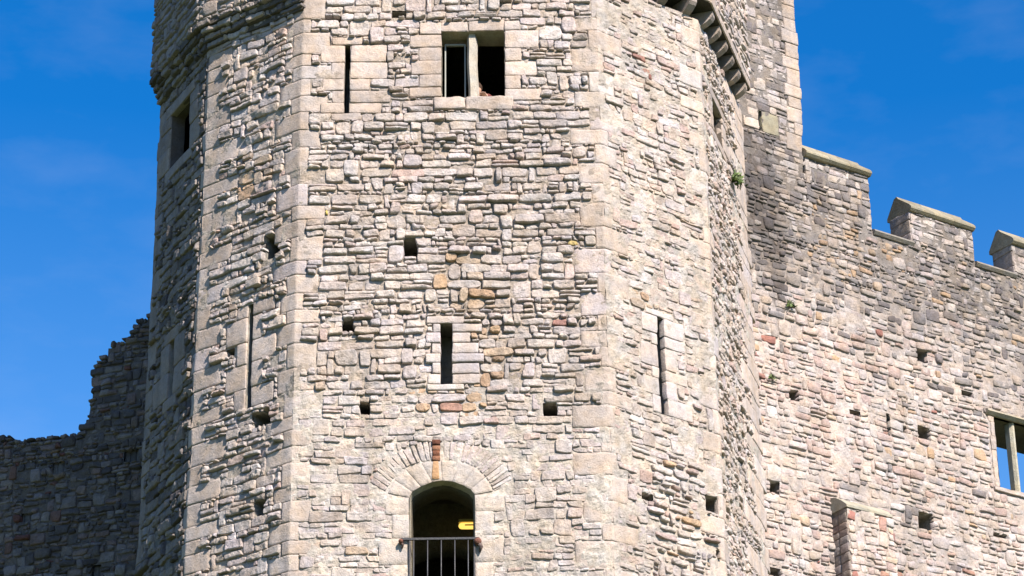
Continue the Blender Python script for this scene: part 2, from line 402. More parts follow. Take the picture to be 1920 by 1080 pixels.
def quoin_blocks(z0, z1, rng, hr=(.20, .40)):
    out, z, k = [], z0, rng.random() < .5
    while z < z1:
        h = rng.uniform(*hr); out.append((z, min(z + h, z1), k)); z += h; k = not k
    return out
def add_quoins(mb, fl, fr, blocks, wl, wr, rng, proud=.018, pal=CREAM, kf=1.0, exl=None, exr=None):
    """wrap blocks round the arris between face fl (its right end) and face fr (its left end)"""
    cxy = fl.p1; bis = fl.n + fr.n; bis /= (bis @ fl.n)
    for za, zb, k in blocks:
        w1 = (wl[1] if k else wl[0]) * rng.uniform(.7, 1.25); w2 = (wr[0] if k else wr[1]) * rng.uniform(.7, 1.25)
        if exl is not None: exl.append((fl.w - w1, fl.w + .2, za, zb))
        if exr is not None: exr.append((-.2, w2, za, zb))
        cc = pick(rng, [(pal, .8), (GREY, .2)]); cc = (cc * .85 + np.array([.43, .37, .32]) * .15) * kf; b = .007; g = .003
        pr = proud * rng.uniform(.6, 1.3)
        path = []     # (xy, outward inset kind)
        def pl(d, h): return cxy - fl.d * d + fl.n * h
        def prr(d, h): return cxy + fr.d * d + fr.n * h
        L = [(pl(w1 - g, -.07), 0), (pl(w1 - g, pr * .6), 1), (pl(w1 - g - b, pr), 1)]
        for t in np.linspace(.8, .12, 4): L.append((pl(w1 * t, pr), 1))
        L.append((cxy + bis * pr - fl.d * .009, 1)); L.append((cxy + bis * pr + fr.d * .009, 1))
        for t in np.linspace(.12, .8, 4): L.append((prr(w2 * t, pr), 1))
        L += [(prr(w2 - g - b, pr), 1), (prr(w2 - g, pr * .6), 1), (prr(w2 - g, -.07), 0)]
        nrm = [fl.n] * 7 + [bis * 1.0] * 2 + [fr.n] * 7
        zs = [za + g, za + g + .001, za + g + b] + list(np.linspace(za + .1 * (zb - za) + b, zb - .1 * (zb - za) - b, 4)) + [zb - g - b, zb - g - .001, zb - g]
        ins = [.09, .006, 0, 0, 0, 0, 0, 0, .006, .09]
        V = []
        for z, i in zip(zs, ins):
            for (p, kk), nn in zip(L, nrm): V.append([p[0] - nn[0] * i * kk, p[1] - nn[1] * i * kk, z])
        V = np.array(V); nrep = np.tile(np.array(nrm), (len(zs), 1)); d = .009 * noise(V, 5) + .005 * noise(V, 16) + undul(V)
        V[:, 2] += .006 * noise(V + 4.4, 5); V[:, :2] += (.007 * noise(V + 8.1, 7))[:, None] * fl.d
        V[:, :2] += nrep * d[:, None]
        n = len(L); q = [[i * n + j, i * n + j + 1, (i + 1) * n + j + 1, (i + 1) * n + j] for i in range(len(zs) - 1) for j in range(n - 1)]
        mb.add(V, q, cc)

def area_patch(face, specs):
    """specs: (x, y, rx, ry, mix, prob) in picture units -> list in wall units"""
    r = []
    for x, y, rx, ry, mix, p in specs:
        a = face.box(x - rx, y - ry, x + rx, y + ry); r.append(((a[0] + a[1]) / 2, (a[2] + a[3]) / 2, (a[1] - a[0]) / 2, (a[3] - a[2]) / 2, mix, p))
    return r
def sm(x, a, b):
    t = min(max((x - a) / (b - a), 0), 1); return t * t * (3 - 2 * t)

# ================================================================== GROUND
mb = MB(); R_ = 1500; th = np.linspace(0, 2 * pi, 49)[:-1]
V = [[0, 0, 0]] + [[r * cos(t), r * sin(t), 0] for r in (60, R_) for t in th]
n = len(th); q = [[0, 1 + i, 1 + (i + 1) % n, -1] for i in range(n)] + [[1 + i, 1 + n + i, 1 + n + (i + 1) % n, 1 + (i + 1) % n] for i in range(n)]
mb.add(np.array(V, float), q, (.07, .10, .03)); tag(mb.build('ground', M_GRASS), kind='structure')
mb = MB(); cx, cy = 2.0, 48.0; rr = np.concatenate([np.linspace(41, 18, 24), np.linspace(17, 0.01, 8)])
V = []
for r in rr:
    z = 11.6 * sm(41 - r, 0, 24) if r > 17 else 11.6
    for t in np.linspace(0, 2 * pi, 97)[:-1]: V.append([cx + r * cos(t), cy + r * sin(t), z - .05])
V = np.array(V); V[:, 2] += .12 * noise(V, .5) * (V[:, 2] > .2) * (V[:, 2] < 11.4)
q = grid_quads(len(rr), 96); q = np.vstack([q, [[i * 96 + 95, (i + 1) * 96 + 95, (i + 1) * 96, i * 96] for i in range(len(rr) - 1)]])
mb.add(V, q, (.08, .11, .035)); tag(mb.build('hill', M_GRASS), kind='structure')

# ================================================================== GATE TOWER
tower = root('castle_tower', (0, 37, ZB), 'tall sunlit polygonal stone gate tower with cream corner stones, arrow slits and an arched doorway', 'tower')
rng = random.Random(11)
ZP = FD.at(1309, 16)[1]                       # underside of the corbelled parapet
ZPL = ZP - .36; ZPS = [ZPL, ZPL, ZP, ZP, ZP]
ZT = 28.0; OV = .23  # top is out of view, raised so its shadow covers the ruined wall
HOLE = (.10, .095, .085); LIN = (.30, .275, .24)
exA, exB, exC, exD, exE = [], [], [], [], []
hoA, hoB, hoC, hoD, hoE = [], [], [], [], []
# quoins at the four arrises and at the two outer ends
def quoin(fl, fr, seed, wl, wr, exl, exr, kf=1.0, pal=CREAM, dz=0.0):
    r = random.Random(seed); mb = MB()
    bl = quoin_blocks(ZB, ZP - .23 - dz, r); add_quoins(mb, fl, fr, bl, wl, wr, r, exl=exl, exr=exr, kf=kf, pal=pal)
    mb.build('quoin', M_ASH, tower)
quoin(FB, FC, 21, (.16, .40), (.11, .36), exB, exC)
quoin(FC, FD, 22, (.12, .44), (.12, .38), exC, exD)
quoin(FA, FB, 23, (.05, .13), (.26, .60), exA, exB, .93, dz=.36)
quoin(FD, FE, 24, (.10, .40), (.08, .26), exD, exE, 1.06)
FE2 = Face(FE.p1, FE.p1 + np.array([.3, 1.0])); FA2 = Face(FA.p0 + np.array([.1, 1.2]), FA.p0)
quoin(FE, FE2, 25, (.4, .95), (.25, .4), exE, None, 1.12)
quoin(FA2, FA, 26, (.2, .3), (.12, .30), None, exA, .62, dz=.36)  # left-face quoins tinted darker, shade put into their colour

def arrow_slit(face, px, seed, ex, ho, lw, rw, hts, pal=CREAM, top=.14, bot=.12, open_=None, kf=1.0, rel=.028, rag=0.0):
    """a narrow loop with its dressed surround; px = picture rectangle of the dark opening"""
    r = random.Random(seed); ua, ub, za, zb = face.box(*px); mb = MB(); st = []
    z = za; k = r.random() < .5
    while z < zb - .02:
        h = r.uniform(*hts); z2 = min(z + h, zb); z2 = zb if zb - z2 < .1 else z2
        a = (lw[1] if k else lw[0]) * r.uniform(.85, 1.15); b = (rw[0] if (k and r.random() < .6) else rw[1]) * r.uniform(.8, 1.15)
        ja, jb = r.uniform(0, rag), r.uniform(0, rag)
        st.append(ashlar(face, ua - a, ua - ja, z, z2, r, rel, pal, k=kf)); st.append(ashlar(face, ub + jb, ub + b, z, z2, r, rel, pal, k=kf))
        ex.append((ua - a, ub + b, z, z2)); z = z2; k = not k
    if top: st.append(ashlar(face, ua - .20, ub + .18, zb, zb + top, r, rel, pal, k=kf)); ex.append((ua - .20, ub + .18, zb, zb + top))
    if bot: st.append(ashlar(face, ua - .19, ub + .17, za - bot, za, r, rel, pal, k=kf)); ex.append((ua - .19, ub + .17, za - bot, za))
    add_stones(mb, face, st, wob=.008); ho.append((ua, ub, za, zb))
    if open_: tunnel(mb, face, (ua, ub, za, zb), .005, -open_, (.12, .10, .085), close=False)  # dark lining carries the opening's shade in its colour
    else: tunnel(mb, face, (ua, ub, za, zb), .005, -.55, LIN, splay=.3)
    return mb.build('arrow_slit', M_ASH, tower)

def putlog(face, px, ex, ho, depth=.5, name='putlog_hole', parent=None, pad=-.012, c=LIN):
    r = face.box(*px); mb = MB(); tunnel(mb, face, r, -.02, -depth, c, splay=0.1)
    ex.append((r[0] - pad, r[1] + pad, r[2] - pad, r[3] + pad)); ho.append(r)
    return mb.build(name, M_RUB, parent or tower)

# --- face C
arrow_slit(FC, (646, 86, 656, 214), 31, exC, hoC, (.20, .36), (.28, .56), (.16, .30))
arrow_slit(FC, (826, 608, 848, 722), 32, exC, hoC, (.11, .19), (.24, .40), (.15, .19), pal=GREY, top=.12, bot=.10, rel=.05, kf=1.02, rag=-.010)
for p in [(756, 448, 783, 484), (641, 598, 665, 623), (673, 752, 694, 779), (1018, 757, 1046, 782)]: putlog(FC, p, exC, hoC)
for p in [(604, 30, 640, 42), (735, 20, 762, 34)]: putlog(FC, p, exC, hoC, .2, 'missing_stone')
# --- two-light window
win = None
def window_C():
    r = random.Random(41); face = FC
    ua, ub, za, zb = face.box(828, 60, 946, 184)
    mb = MB(); st = []
    lz = [face.at(800, y)[1] for y in (184, 165, 141, 115, 90, 66, 43)]
    lx = [768, 786, 770, 785, 768, 786]
    for i in range(6):
        e = face.at(lx[i], 120)[0]; st.append(ashlar(face, e, ua, lz[i], lz[i + 1] if i < 5 else lz[6], r)); exC.append((e, ua, lz[i], lz[i + 1]))
    rz = [face.at(980, y)[1] for y in (190, 168, 143, 116, 92, 58, 40)]
    rx = [1014, 977, 1006, 978, 1010, 976]
    for i in range(6):
        e = face.at(rx[i], 120)[0]; st.append(ashlar(face, ub, e, rz[i], rz[i + 1], r)); exC.append((ub, e, rz[i], rz[i + 1]))
    o1 = face.at(878, 50)[0]; zl = face.at(885, 42)[1]
    st.append(ashlar(face, ua - .02, o1, zb, zl, r)); st.append(ashlar(face, o1, ub, zb, zl + .03, r)); exC.append((ua, ub, zb, zl))
    zs_ = face.at(885, 208)[1]
    exC.append((ua - .12, ub + .1, zs_, za)); exC.append((ua, ub, za, zb))
    add_stones(mb, face, st, wob=.007); hoC.append((ua, ub, za, zb))
    tunnel(mb, face, (ua, ub, za, zb), .02, -.42, (.42, .37, .29), close=False)
    w_ = mb.build('window', M_ASH, tower)
    # sill
    s = MB(); st = []
    xs = [ua - .12, face.at(873, 195)[0], ub + .13]
    for i in range(2): st.append(ashlar(face, xs[i], xs[i + 1], zs_, za + .012, r, rel=.05, bev=.02))
    add_stones(s, face, st, wob=.01)
    so = s.build('window_sill', M_ASH, w_)
    s = MB(); slab(s, face, ua, ub, za - .10, za + .035, -.42, -.04, (.5, .44, .35), .02)
    slab(s, face, ua, face.at(872, 180)[0], za + .03, za + .06, -.40, -.12, (.5, .44, .35), .012)
    s.build('inner_sill', M_ASH, w_)
    # mullion: a chamfered stone post, leaning very slightly
    m = MB(); um = face.at(886, 120)[0]; hw = .078; ztop = face.at(886, 66)[1]
    prof = [(-hw, -.13), (-hw, -.17), (-hw * .5, -.27), (hw * .5, -.27), (hw, -.17), (hw, -.13), (hw * .62, -.05), (-hw * .62, -.05)]
    rings = []
    for t in np.linspace(0, 1, 12):
        z = za + .02 + (zb - za + .0) * t; sh = -.028 * t + .006 * sin(9 * t); tp = 1 if t < .9 else 1 - .15 * (t - .9) / .1
        rings.append([face.P(um + .015 + x * tp + sh, z, h) for x, h in prof])
    Vv = np.array(rings).reshape(-1, 3); Vv += .004 * noise(Vv, 12)[:, None]; n = len(prof)
    m.add(Vv, [[i * n + k, i * n + (k + 1) % n, (i + 1) * n + (k + 1) % n, (i + 1) * n + k] for i in range(11) for k in range(n)], (.50, .45, .38))
    mo = m.build('mullion', M_ASH, w_, smooth=False)
    # timber casement in the left light
    c = MB(); a, b = face.at(833, 120)[0], face.at(873, 120)[0]; z0_, z1_ = face.at(850, 180)[1], face.at(850, 70)[1]; t = .022
    for r4 in ((a, a + t, z0_, z1_), (b - t, b, z0_, z1_), (a + t, b - t, z0_, z0_ + t * 1.3), (a + t, b - t, z1_ - t * 1.2, z1_)):
        slab(c, face, *r4, -.24, -.19, (.27, .28, .255), .004)
    co = c.build('casement', M_WOOD, w_, smooth=False)
    g = MB(); g.add(face.P([a + t, b - t, b - t, a + t], [z0_ + t, z0_ + t, z1_ - t, z1_ - t], -.215), [[0, 1, 2, 3]], (.5, .5, .5))
    gm = bpy.data.materials.new('window_glass'); gm.use_nodes = True; bb = gm.node_tree.nodes['Principled BSDF']
    bb.inputs['Base Color'].default_value = (.9, .93, .93, 1); bb.inputs['Roughness'].default_value = .03; bb.inputs['Transmission Weight'].default_value = 1; bb.inputs['IOR'].default_value = 1.02
    g.build('pane', gm, w_, smooth=False)
    return (ua, ub, za, zb)
WIN = window_C()

# --- doorway
ARI = [(768, 1190), (768, 1110), (768, 1060), (768, 1010), (768, 965), (768, 933), (773, 923), (790, 913), (811, 905), (829, 902), (848, 904), (867, 911), (882, 919), (890, 929), (891, 960), (891, 1005), (891, 1055), (891, 1105), (891, 1190)]
ARO = [(712, 1190), (733, 1110), (710, 1060), (735, 1010), (722, 965), (727, 925), (740, 900), (761, 881), (790, 869), (827, 864), (862, 867), (890, 878), (910, 896), (924, 922), (945, 960), (925, 1005), (944, 1055), (926, 1105), (940, 1190)]
FANO = [(693, 905), (706, 880), (727, 860), (752, 844), (783, 833), (812, 829), (827, 828), (858, 829), (890, 838), (918, 850), (940, 868), (957, 890), (962, 905)]
FANI = [(722, 925), (733, 905), (750, 885), (769, 875), (793, 867), (814, 865), (827, 864), (852, 865), (875, 871), (893, 880), (910, 895), (922, 912), (926, 925)]
def doorway():
    r = random.Random(51); face = FC
    I = [face.at(*p) for p in ARI]; O = [face.at(*p) for p in ARO]
    mb = MB(); st = []
    for i in range(len(I) - 1):
        jb = i < 5 or i > 12
        if i < 5: c = [[O[i][0], I[i][1]], list(I[i]), list(I[i + 1]), [O[i][0], I[i + 1][1]]]; exC.append((O[i][0], I[i][0] + .02, I[i][1], I[i + 1][1]))
        elif i > 12: c = [list(I[i + 1]), [O[i + 1][0], I[i + 1][1]], [O[i + 1][0], I[i][1]], list(I[i])]; exC.append((I[i][0] - .02, O[i + 1][0], I[i + 1][1], I[i][1]))
        else: c = [list(O[i]), list(I[i]), list(I[i + 1]), list(O[i + 1])]
        st.append((c, .024 * r.uniform(.9, 1.1), .0035, .01, (pick(r, [(CREAM, 1)]) + np.array([.47, .415, .37]) * 2) / 3, 0))
    add_stones(mb, face, st, wob=.004)
    a = FC.box(768, 902, 891, 1190); hoC.append((a[0], a[1], ZB + .3, a[3])); exC.append((a[0], a[1], ZB + .3, a[3])); exC.append((I[0][0] - .3, I[-1][0] + .3, ZB, I[0][1]))
    # soffit and jambs of the passage
    pts = np.array([face.P(u, z, .03) for u, z in [(I[0][0], ZB + .3)] + I + [(I[-1][0], ZB + .3)]]); prof = [(.03, 0), (.0, .006), (-.05, .014), (-.11, .02)]
    V = []; cu = (a[0] + a[1]) / 2
    I2 = [(I[0][0], ZB + .3)] + I + [(I[-1][0], ZB + .3)]
    for h, ins in prof:
        for u, z in I2:
            k = (z - face.at(829, 990)[1]); V.append(face.P(u + np.sign(cu - u) * min(abs(cu - u), ins), z - (ins if z > I[5][1] - .05 else 0), h))
    n = len(I2); mb.add(np.array(V), [[k * n + i, k * n + i + 1, (k + 1) * n + i + 1, (k + 1) * n + i] for k in range(len(prof) - 1) for i in range(n - 1)], (.40, .35, .27))
    dw = mb.build('doorway', M_ASH, tower)
    p = MB(); V = []
    for h, ins in ((-.112, .018), (-.112, .03), (-.35, .03), (-.60, .03)):
        for u, z in I2: V.append(face.P(u + np.sign(cu - u) * min(abs(cu - u), ins), z - (ins if z > I[5][1] - .05 else 0), h))
    p.add(np.array(V), [[k * n + i, k * n + i + 1, (k + 1) * n + i + 1, (k + 1) * n + i] for k in range(3) for i in range(n - 1)], (.10, .085, .06))  # dark colour stands in for the shade inside the passage
    p.build('passage', M_RUB, dw)
    # relieving arch of thin grey stones
    fb = MB(); st = []
    def samp(L, t):
        t = t * (len(L) - 1); i = min(int(t), len(L) - 2); f = t - i; return [L[i][0] * (1 - f) + L[i + 1][0] * f, L[i][1] * (1 - f) + L[i + 1][1] * f]
    n = 31; T = [0]
    for i in range(n): T.append(T[-1] + r.uniform(.7, 1.35))
    T = [t / T[-1] for t in T]
    for i in range(n):
        t0, t1 = T[i], T[i + 1]; g = .0035
        if .47 < (t0 + t1) / 2 < .515: continue
        i0, i1, o0, o1 = samp(FANI, t0 + g), samp(FANI, t1 - g), samp(FANO, t0 + g * .7), samp(FANO, t1 - g * .7)
        sh = r.uniform(-4, 3)
        c = [list(face.at(i0[0], i0[1] - 2)), list(face.at(i1[0], i1[1] - 2)), list(face.at(o1[0], o1[1] + sh)), list(face.at(o0[0], o0[1] + sh))]
        st.append((c, .019 * r.uniform(.8, 1.4), .010, .10, pick(r, [(GREY, 1)]), 0))
    add_stones(fb, face, st, wob=.007)
    fb.build('relieving_arch', M_RUB, dw)
    for t in np.linspace(0, 1, 25)[:-1]:
        p = samp(FANO, t); q = samp(FANO, t + 1 / 24); A = face.at(*p); B = face.at(*q); exC.append((A[0], B[0], face.at(827, 928)[1], (A[1] + B[1]) / 2))
    # rusty iron tongue with the stain it has run down the keystone
    s = MB(); ra = face.box(811, 827, 825, 866); segs = np.linspace(ra[3], ra[2], 5)
    for k in range(4):
        w2 = (ra[1] - ra[0]) / 2 * (1.1 if k == 0 else .95 + .1 * (k % 2)); cu_ = (ra[0] + ra[1]) / 2
        slab(s, face, cu_ - w2, cu_ + w2, segs[k + 1] + .004, segs[k], -.02, .045 + (.02 if k == 0 else 0), [(.13, .05, .03), (.30, .15, .09), (.20, .08, .045), (.26, .12, .07)][k], .01)
    s.build('iron_strap', M_RUST, dw)
    s = MB(); rb = face.box(809, 866, 824, 900); st = [([[rb[0], rb[2]], [rb[1], rb[2]], [rb[1] - .01, rb[3]], [rb[0] + .02, rb[3]]], .033, .006, .1, np.array([.48, .29, .16]), .0015)]
    add_stones(s, face, st, wob=.004); s.build('stained_keystone', M_ASH, dw)
    # inner rear arch, deeper in
    b = MB(); zc = face.at(829, 965)[1]; hw = (a[1] - a[0]) / 2 + .12; N = 24; V = []
    for h in (-1.9, -2.3):
        for k in range(N + 1):
            t = pi * k / N; V.append(face.P(cu - hw * cos(t), zc - .05 + .28 * sin(t) + .0, h))
        for k in range(N + 1): V.append(face.P(cu - 1.7 + 3.4 * k / N, zc + 2.0, h))
    n = N + 1; q = [[k, k + 1, n + k + 1, n + k] for k in range(N)] + [[k + 2 * n, k, k + 1, k + 1 + 2 * n][::-1] for k in range(N)]
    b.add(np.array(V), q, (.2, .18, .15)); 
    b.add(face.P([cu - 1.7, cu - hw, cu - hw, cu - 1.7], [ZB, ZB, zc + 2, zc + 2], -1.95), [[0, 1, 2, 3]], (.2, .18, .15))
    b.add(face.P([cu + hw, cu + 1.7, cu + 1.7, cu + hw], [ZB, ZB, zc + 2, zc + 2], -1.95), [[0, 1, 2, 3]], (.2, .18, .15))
    b.build('rear_arch', M_RUB, dw)
    return a
DOOR = doorway()

# --- face B
arrow_slit(FB, (465, 572, 474, 765), 33, exB, hoB, (.20, .42), (.20, .48), (.16, .40), top=.0, bot=0, kf=.98)
for p in [(499, 440, 530, 484), (473, 770, 508, 798), (477, 938, 497, 966), (388, 766, 404, 784), (640 - 215, 655, 440, 668)]: putlog(FB, p, exB, hoB, .38, 'putlog_hole')
# --- face D
arrow_slit(FD, (1232, 597, 1247, 778), 34, exD, hoD, (.13, .30), (.20, .42), (.15, .36), pal=GREY, top=.10, bot=0, kf=1.0, rel=.026, rag=-.024)
putlog(FD, (1320, 932, 1347, 962), exD, hoD, .45, 'putlog_hole'); putlog(FD, (1200, 926, 1222, 940), exD, hoD, .12, 'missing_stone'); putlog(FD, (1340, 1034, 1356, 1048), exD, hoD, .3, 'putlog_hole')
# --- face A: dressed stone darkened to stand for this side's shade
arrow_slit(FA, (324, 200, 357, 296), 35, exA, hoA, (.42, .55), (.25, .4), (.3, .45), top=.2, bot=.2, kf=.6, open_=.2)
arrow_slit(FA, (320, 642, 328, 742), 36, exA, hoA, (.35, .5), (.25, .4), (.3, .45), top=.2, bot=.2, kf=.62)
# --- face E
arrow_slit(FE, (1335, 205, 1352, 262), 37, exE, hoE, (.25, .4), (.25, .4), (.25, .35), top=.15, bot=.15, kf=1.0, open_=.15)

zC = lambda y: FC.at(850, y)[1]
PAT = {
 'C': area_patch(FC, [(868, 530, 62, 60, ORANGE, .42), (905, 640, 42, 105, ORANGE, .38), (850, 740, 75, 45, ORANGE, .25), (1030, 590, 30, 22, RED + PINK, .4), (855, 765, 16, 14, RED, .5),
        (968, 300, 26, 14, PINK, .8), (640, 305, 30, 16, ORANGE, .6), (598, 400, 18, 12, YEL, .9), (725, 300, 50, 60, PINK, .12), (1068, 462, 10, 8, YEL, .9), (560 + 110, 1030, 16, 10, ORANGE, .5)]),
 'B': area_patch(FB, [(475, 345, 35, 22, ORANGE, .7), (430, 352, 14, 16, ORANGE, .7), (500, 320, 20, 20, ORANGE, .4), (455, 840, 30, 60, PINK, .2)]),
 'D': area_patch(FD, [(1205, 565, 28, 20, ORANGE, .6), (1225, 525, 30, 22, PINK, .5), (1290, 960, 70, 110, ORANGE + PINK, .30), (1215, 125, 25, 25, RED + ORANGE, .3), (1260, 350, 40, 40, PINK, .25)]),
 'E': [], 'A': [],
}
def style_for(key):
    pats = PAT[key]
    def st(u, z):
        up = sm(z, zC(830), zC(640))                       # joints are deeply weathered above, pointed below
        if key == 'C': d = dict(rel=.026 + .022 * up, gap=.004 + .002 * up, bev=.018 + .006 * up, rnd=.09 + .05 * up, mix=[(GREY, .88), (CREAM, .10), (PINK, .03)], miss=.006 + .012 * up)
        elif key == 'B': d = dict(rel=.046, gap=.006, bev=.020, rnd=.10, mix=[(GREY, .82), (CREAM, .12), (PINK, .05)], miss=.035)
        elif key == 'A': d = dict(rel=.04, gap=.008, bev=.025, rnd=.12, mix=[(GREY, .9), (DARK, .25)], miss=.02, k=.53)  # face turned from the sun: stone colour lowered to deepen its shade
        elif key == 'D': d = dict(rel=.028, gap=.006, bev=.022, rnd=.10, mix=[(GREY, .64), (CREAM, .22), (PINK, .15)], miss=.016, k=.98)
        else: d = dict(rel=.035, gap=.008, bev=.03, rnd=.2, mix=[(GREY, .6), (CREAM, .3), (PINK, .12)], miss=.03, k=1.05)
        if key == 'D' and z < FD.at(1290, 880)[1] and u > FD.w * .35: d['miss'] = .07; d['rel'] = .05; d['rnd'] = .25; d['gap'] = .013
        for cu, cz, ru, rz, pal, p in pats:
            q = ((u - cu) / ru) ** 2 + ((z - cz) / rz) ** 2
            if q < 1: d['mix'] = [(pal, p), (d['mix'][0][0], 1 - p)]; 
            if q < 1 and pal is ORANGE: d['rnd'] = .26
        return d
    return st
def mortar_for(key):
    def f(u, z):
        up = sm(z, zC(800), zC(650)); lo = np.array([.47, .42, .37]); hi = np.array([.36, .305, .26])
        if key == 'C': return lo * (1 - up) + hi * up
        if key == 'D': return np.array([.425, .375, .33])
        if key == 'B': return np.array([.36, .315, .27])
        if key == 'A': return np.array([.17, .16, .15])  # mortar darkened too, painting in this face's shade
        return np.array([.45, .41, .36])
    return f
def depth_for(key):
    def f(u, z):
        up = sm(z, zC(830), zC(640))
        return {'C': -.013 + .008 * up, 'B': -.003, 'A': .004, 'D': -.014, 'E': -.008}[key]
    return f
for fc, ex, ho, zp in zip((FA, FB, FC, FD, FE), (exA, exB, exC, exD, exE), (hoA, hoB, hoC, hoD, hoE), ZPS):
    ex.append((-.3, fc.w + .3, zp - .23, ZP + .5)); ho.append((-.3, fc.w + .3, zp - .23, ZP + .5))
for key, fc, ex, ho, hr, lr in (('A', FA, exA, hoA, (.09, .18), (1.3, 3.2)), ('B', FB, exB, hoB, (.085, .165), (1.2, 3.2)), ('C', FC, exC, hoC, (.080, .160), (1.3, 3.3)),
                        ('D', FD, exD, hoD, (.075, .15), (1.1, 3.2)), ('E', FE, exE, hoE, (.07, .15), (1.2, 3.2))):
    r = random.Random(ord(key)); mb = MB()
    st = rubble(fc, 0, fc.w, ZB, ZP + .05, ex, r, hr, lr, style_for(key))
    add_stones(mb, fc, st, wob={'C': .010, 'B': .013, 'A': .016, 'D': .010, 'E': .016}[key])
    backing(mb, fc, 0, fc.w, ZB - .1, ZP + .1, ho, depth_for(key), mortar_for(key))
    mb.build('wall', M_RUB, tower, smooth=False)

# --- corbels and parapet
def edge_pts(h):
    """plan corners of the tower front offset outwards by h"""
    fs = [FA, FB, FC, FD, FE]; pts = [FA.p0 + FA.n * h]
    for a, b in zip(fs, fs[1:]):
        bis = a.n + b.n; bis = bis / (bis @ a.n); pts.append(a.p1 + bis * h)
    pts.append(FE.p1 + FE.n * h); return pts
PP = edge_pts(OV)
pf = [Face(PP[i], PP[i + 1]) for i in range(5)]
r = random.Random(77)
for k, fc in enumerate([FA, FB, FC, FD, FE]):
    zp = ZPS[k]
    if k < 2:                       # rough stepped courses carry the parapet on this side, coloured dark for the shade there
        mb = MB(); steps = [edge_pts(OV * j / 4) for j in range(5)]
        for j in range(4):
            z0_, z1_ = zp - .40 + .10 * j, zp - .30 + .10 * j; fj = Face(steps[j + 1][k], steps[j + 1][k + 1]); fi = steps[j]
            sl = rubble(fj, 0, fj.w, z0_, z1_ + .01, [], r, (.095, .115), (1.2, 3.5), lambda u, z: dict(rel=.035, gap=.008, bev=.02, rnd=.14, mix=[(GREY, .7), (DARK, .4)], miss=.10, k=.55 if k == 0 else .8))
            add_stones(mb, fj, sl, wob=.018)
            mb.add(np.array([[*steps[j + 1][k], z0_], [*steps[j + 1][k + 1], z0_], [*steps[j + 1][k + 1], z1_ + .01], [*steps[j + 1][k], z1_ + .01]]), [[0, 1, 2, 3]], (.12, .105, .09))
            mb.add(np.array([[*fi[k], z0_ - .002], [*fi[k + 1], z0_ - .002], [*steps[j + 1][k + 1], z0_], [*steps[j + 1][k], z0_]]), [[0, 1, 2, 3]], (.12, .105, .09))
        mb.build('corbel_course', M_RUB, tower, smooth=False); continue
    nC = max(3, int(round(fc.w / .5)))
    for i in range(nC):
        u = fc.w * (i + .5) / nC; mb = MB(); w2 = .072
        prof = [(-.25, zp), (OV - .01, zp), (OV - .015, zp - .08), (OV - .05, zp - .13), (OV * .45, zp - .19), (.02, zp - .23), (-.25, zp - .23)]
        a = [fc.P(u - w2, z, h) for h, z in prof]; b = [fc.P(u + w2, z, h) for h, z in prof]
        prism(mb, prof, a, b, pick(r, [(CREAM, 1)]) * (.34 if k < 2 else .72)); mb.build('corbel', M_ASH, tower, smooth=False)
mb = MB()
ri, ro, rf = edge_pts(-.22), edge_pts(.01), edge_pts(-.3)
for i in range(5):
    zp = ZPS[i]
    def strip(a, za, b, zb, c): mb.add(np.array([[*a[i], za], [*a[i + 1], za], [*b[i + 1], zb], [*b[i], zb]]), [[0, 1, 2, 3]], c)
    strip(ri, zp - .24, ri, zp + .01, (.10, .09, .075)); strip(ro, zp - .232, ri, zp - .232, (.25, .22, .19)); strip(PP, zp + .003, rf, zp + .003, (.06, .055, .045))  # near-black recess and undersides: shade painted between the corbels
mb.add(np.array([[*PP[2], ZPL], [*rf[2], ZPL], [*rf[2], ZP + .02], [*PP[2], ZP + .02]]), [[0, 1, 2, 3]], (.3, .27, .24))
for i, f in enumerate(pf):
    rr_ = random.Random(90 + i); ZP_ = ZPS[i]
    def stp(u, z, i=i): return dict(rel=.03, gap=.007, bev=.03, rnd=.16, mix=[(GREY, .7), (CREAM, .25), (PINK, .08)], miss=.01, k=(.62 if i == 0 else .8 if i == 1 else 1))  # darker stones on the left faces stand in for shade there
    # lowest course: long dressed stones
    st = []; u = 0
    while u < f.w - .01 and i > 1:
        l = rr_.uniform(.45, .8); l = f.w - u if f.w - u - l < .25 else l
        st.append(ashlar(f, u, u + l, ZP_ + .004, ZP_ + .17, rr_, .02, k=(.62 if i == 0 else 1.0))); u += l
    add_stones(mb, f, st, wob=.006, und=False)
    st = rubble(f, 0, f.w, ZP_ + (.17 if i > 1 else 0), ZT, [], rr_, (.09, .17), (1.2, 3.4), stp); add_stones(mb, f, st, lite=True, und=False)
    backing(mb, f, 0, f.w, ZP_ + .006, ZT, [], lambda u, z: .012, lambda u, z: np.array([.40, .37, .33]) * (.5 if i == 0 else 1), res=.15, und=False)  # left-face mortar dimmed to go with that painted shade
mb.build('parapet', M_RUB, tower)
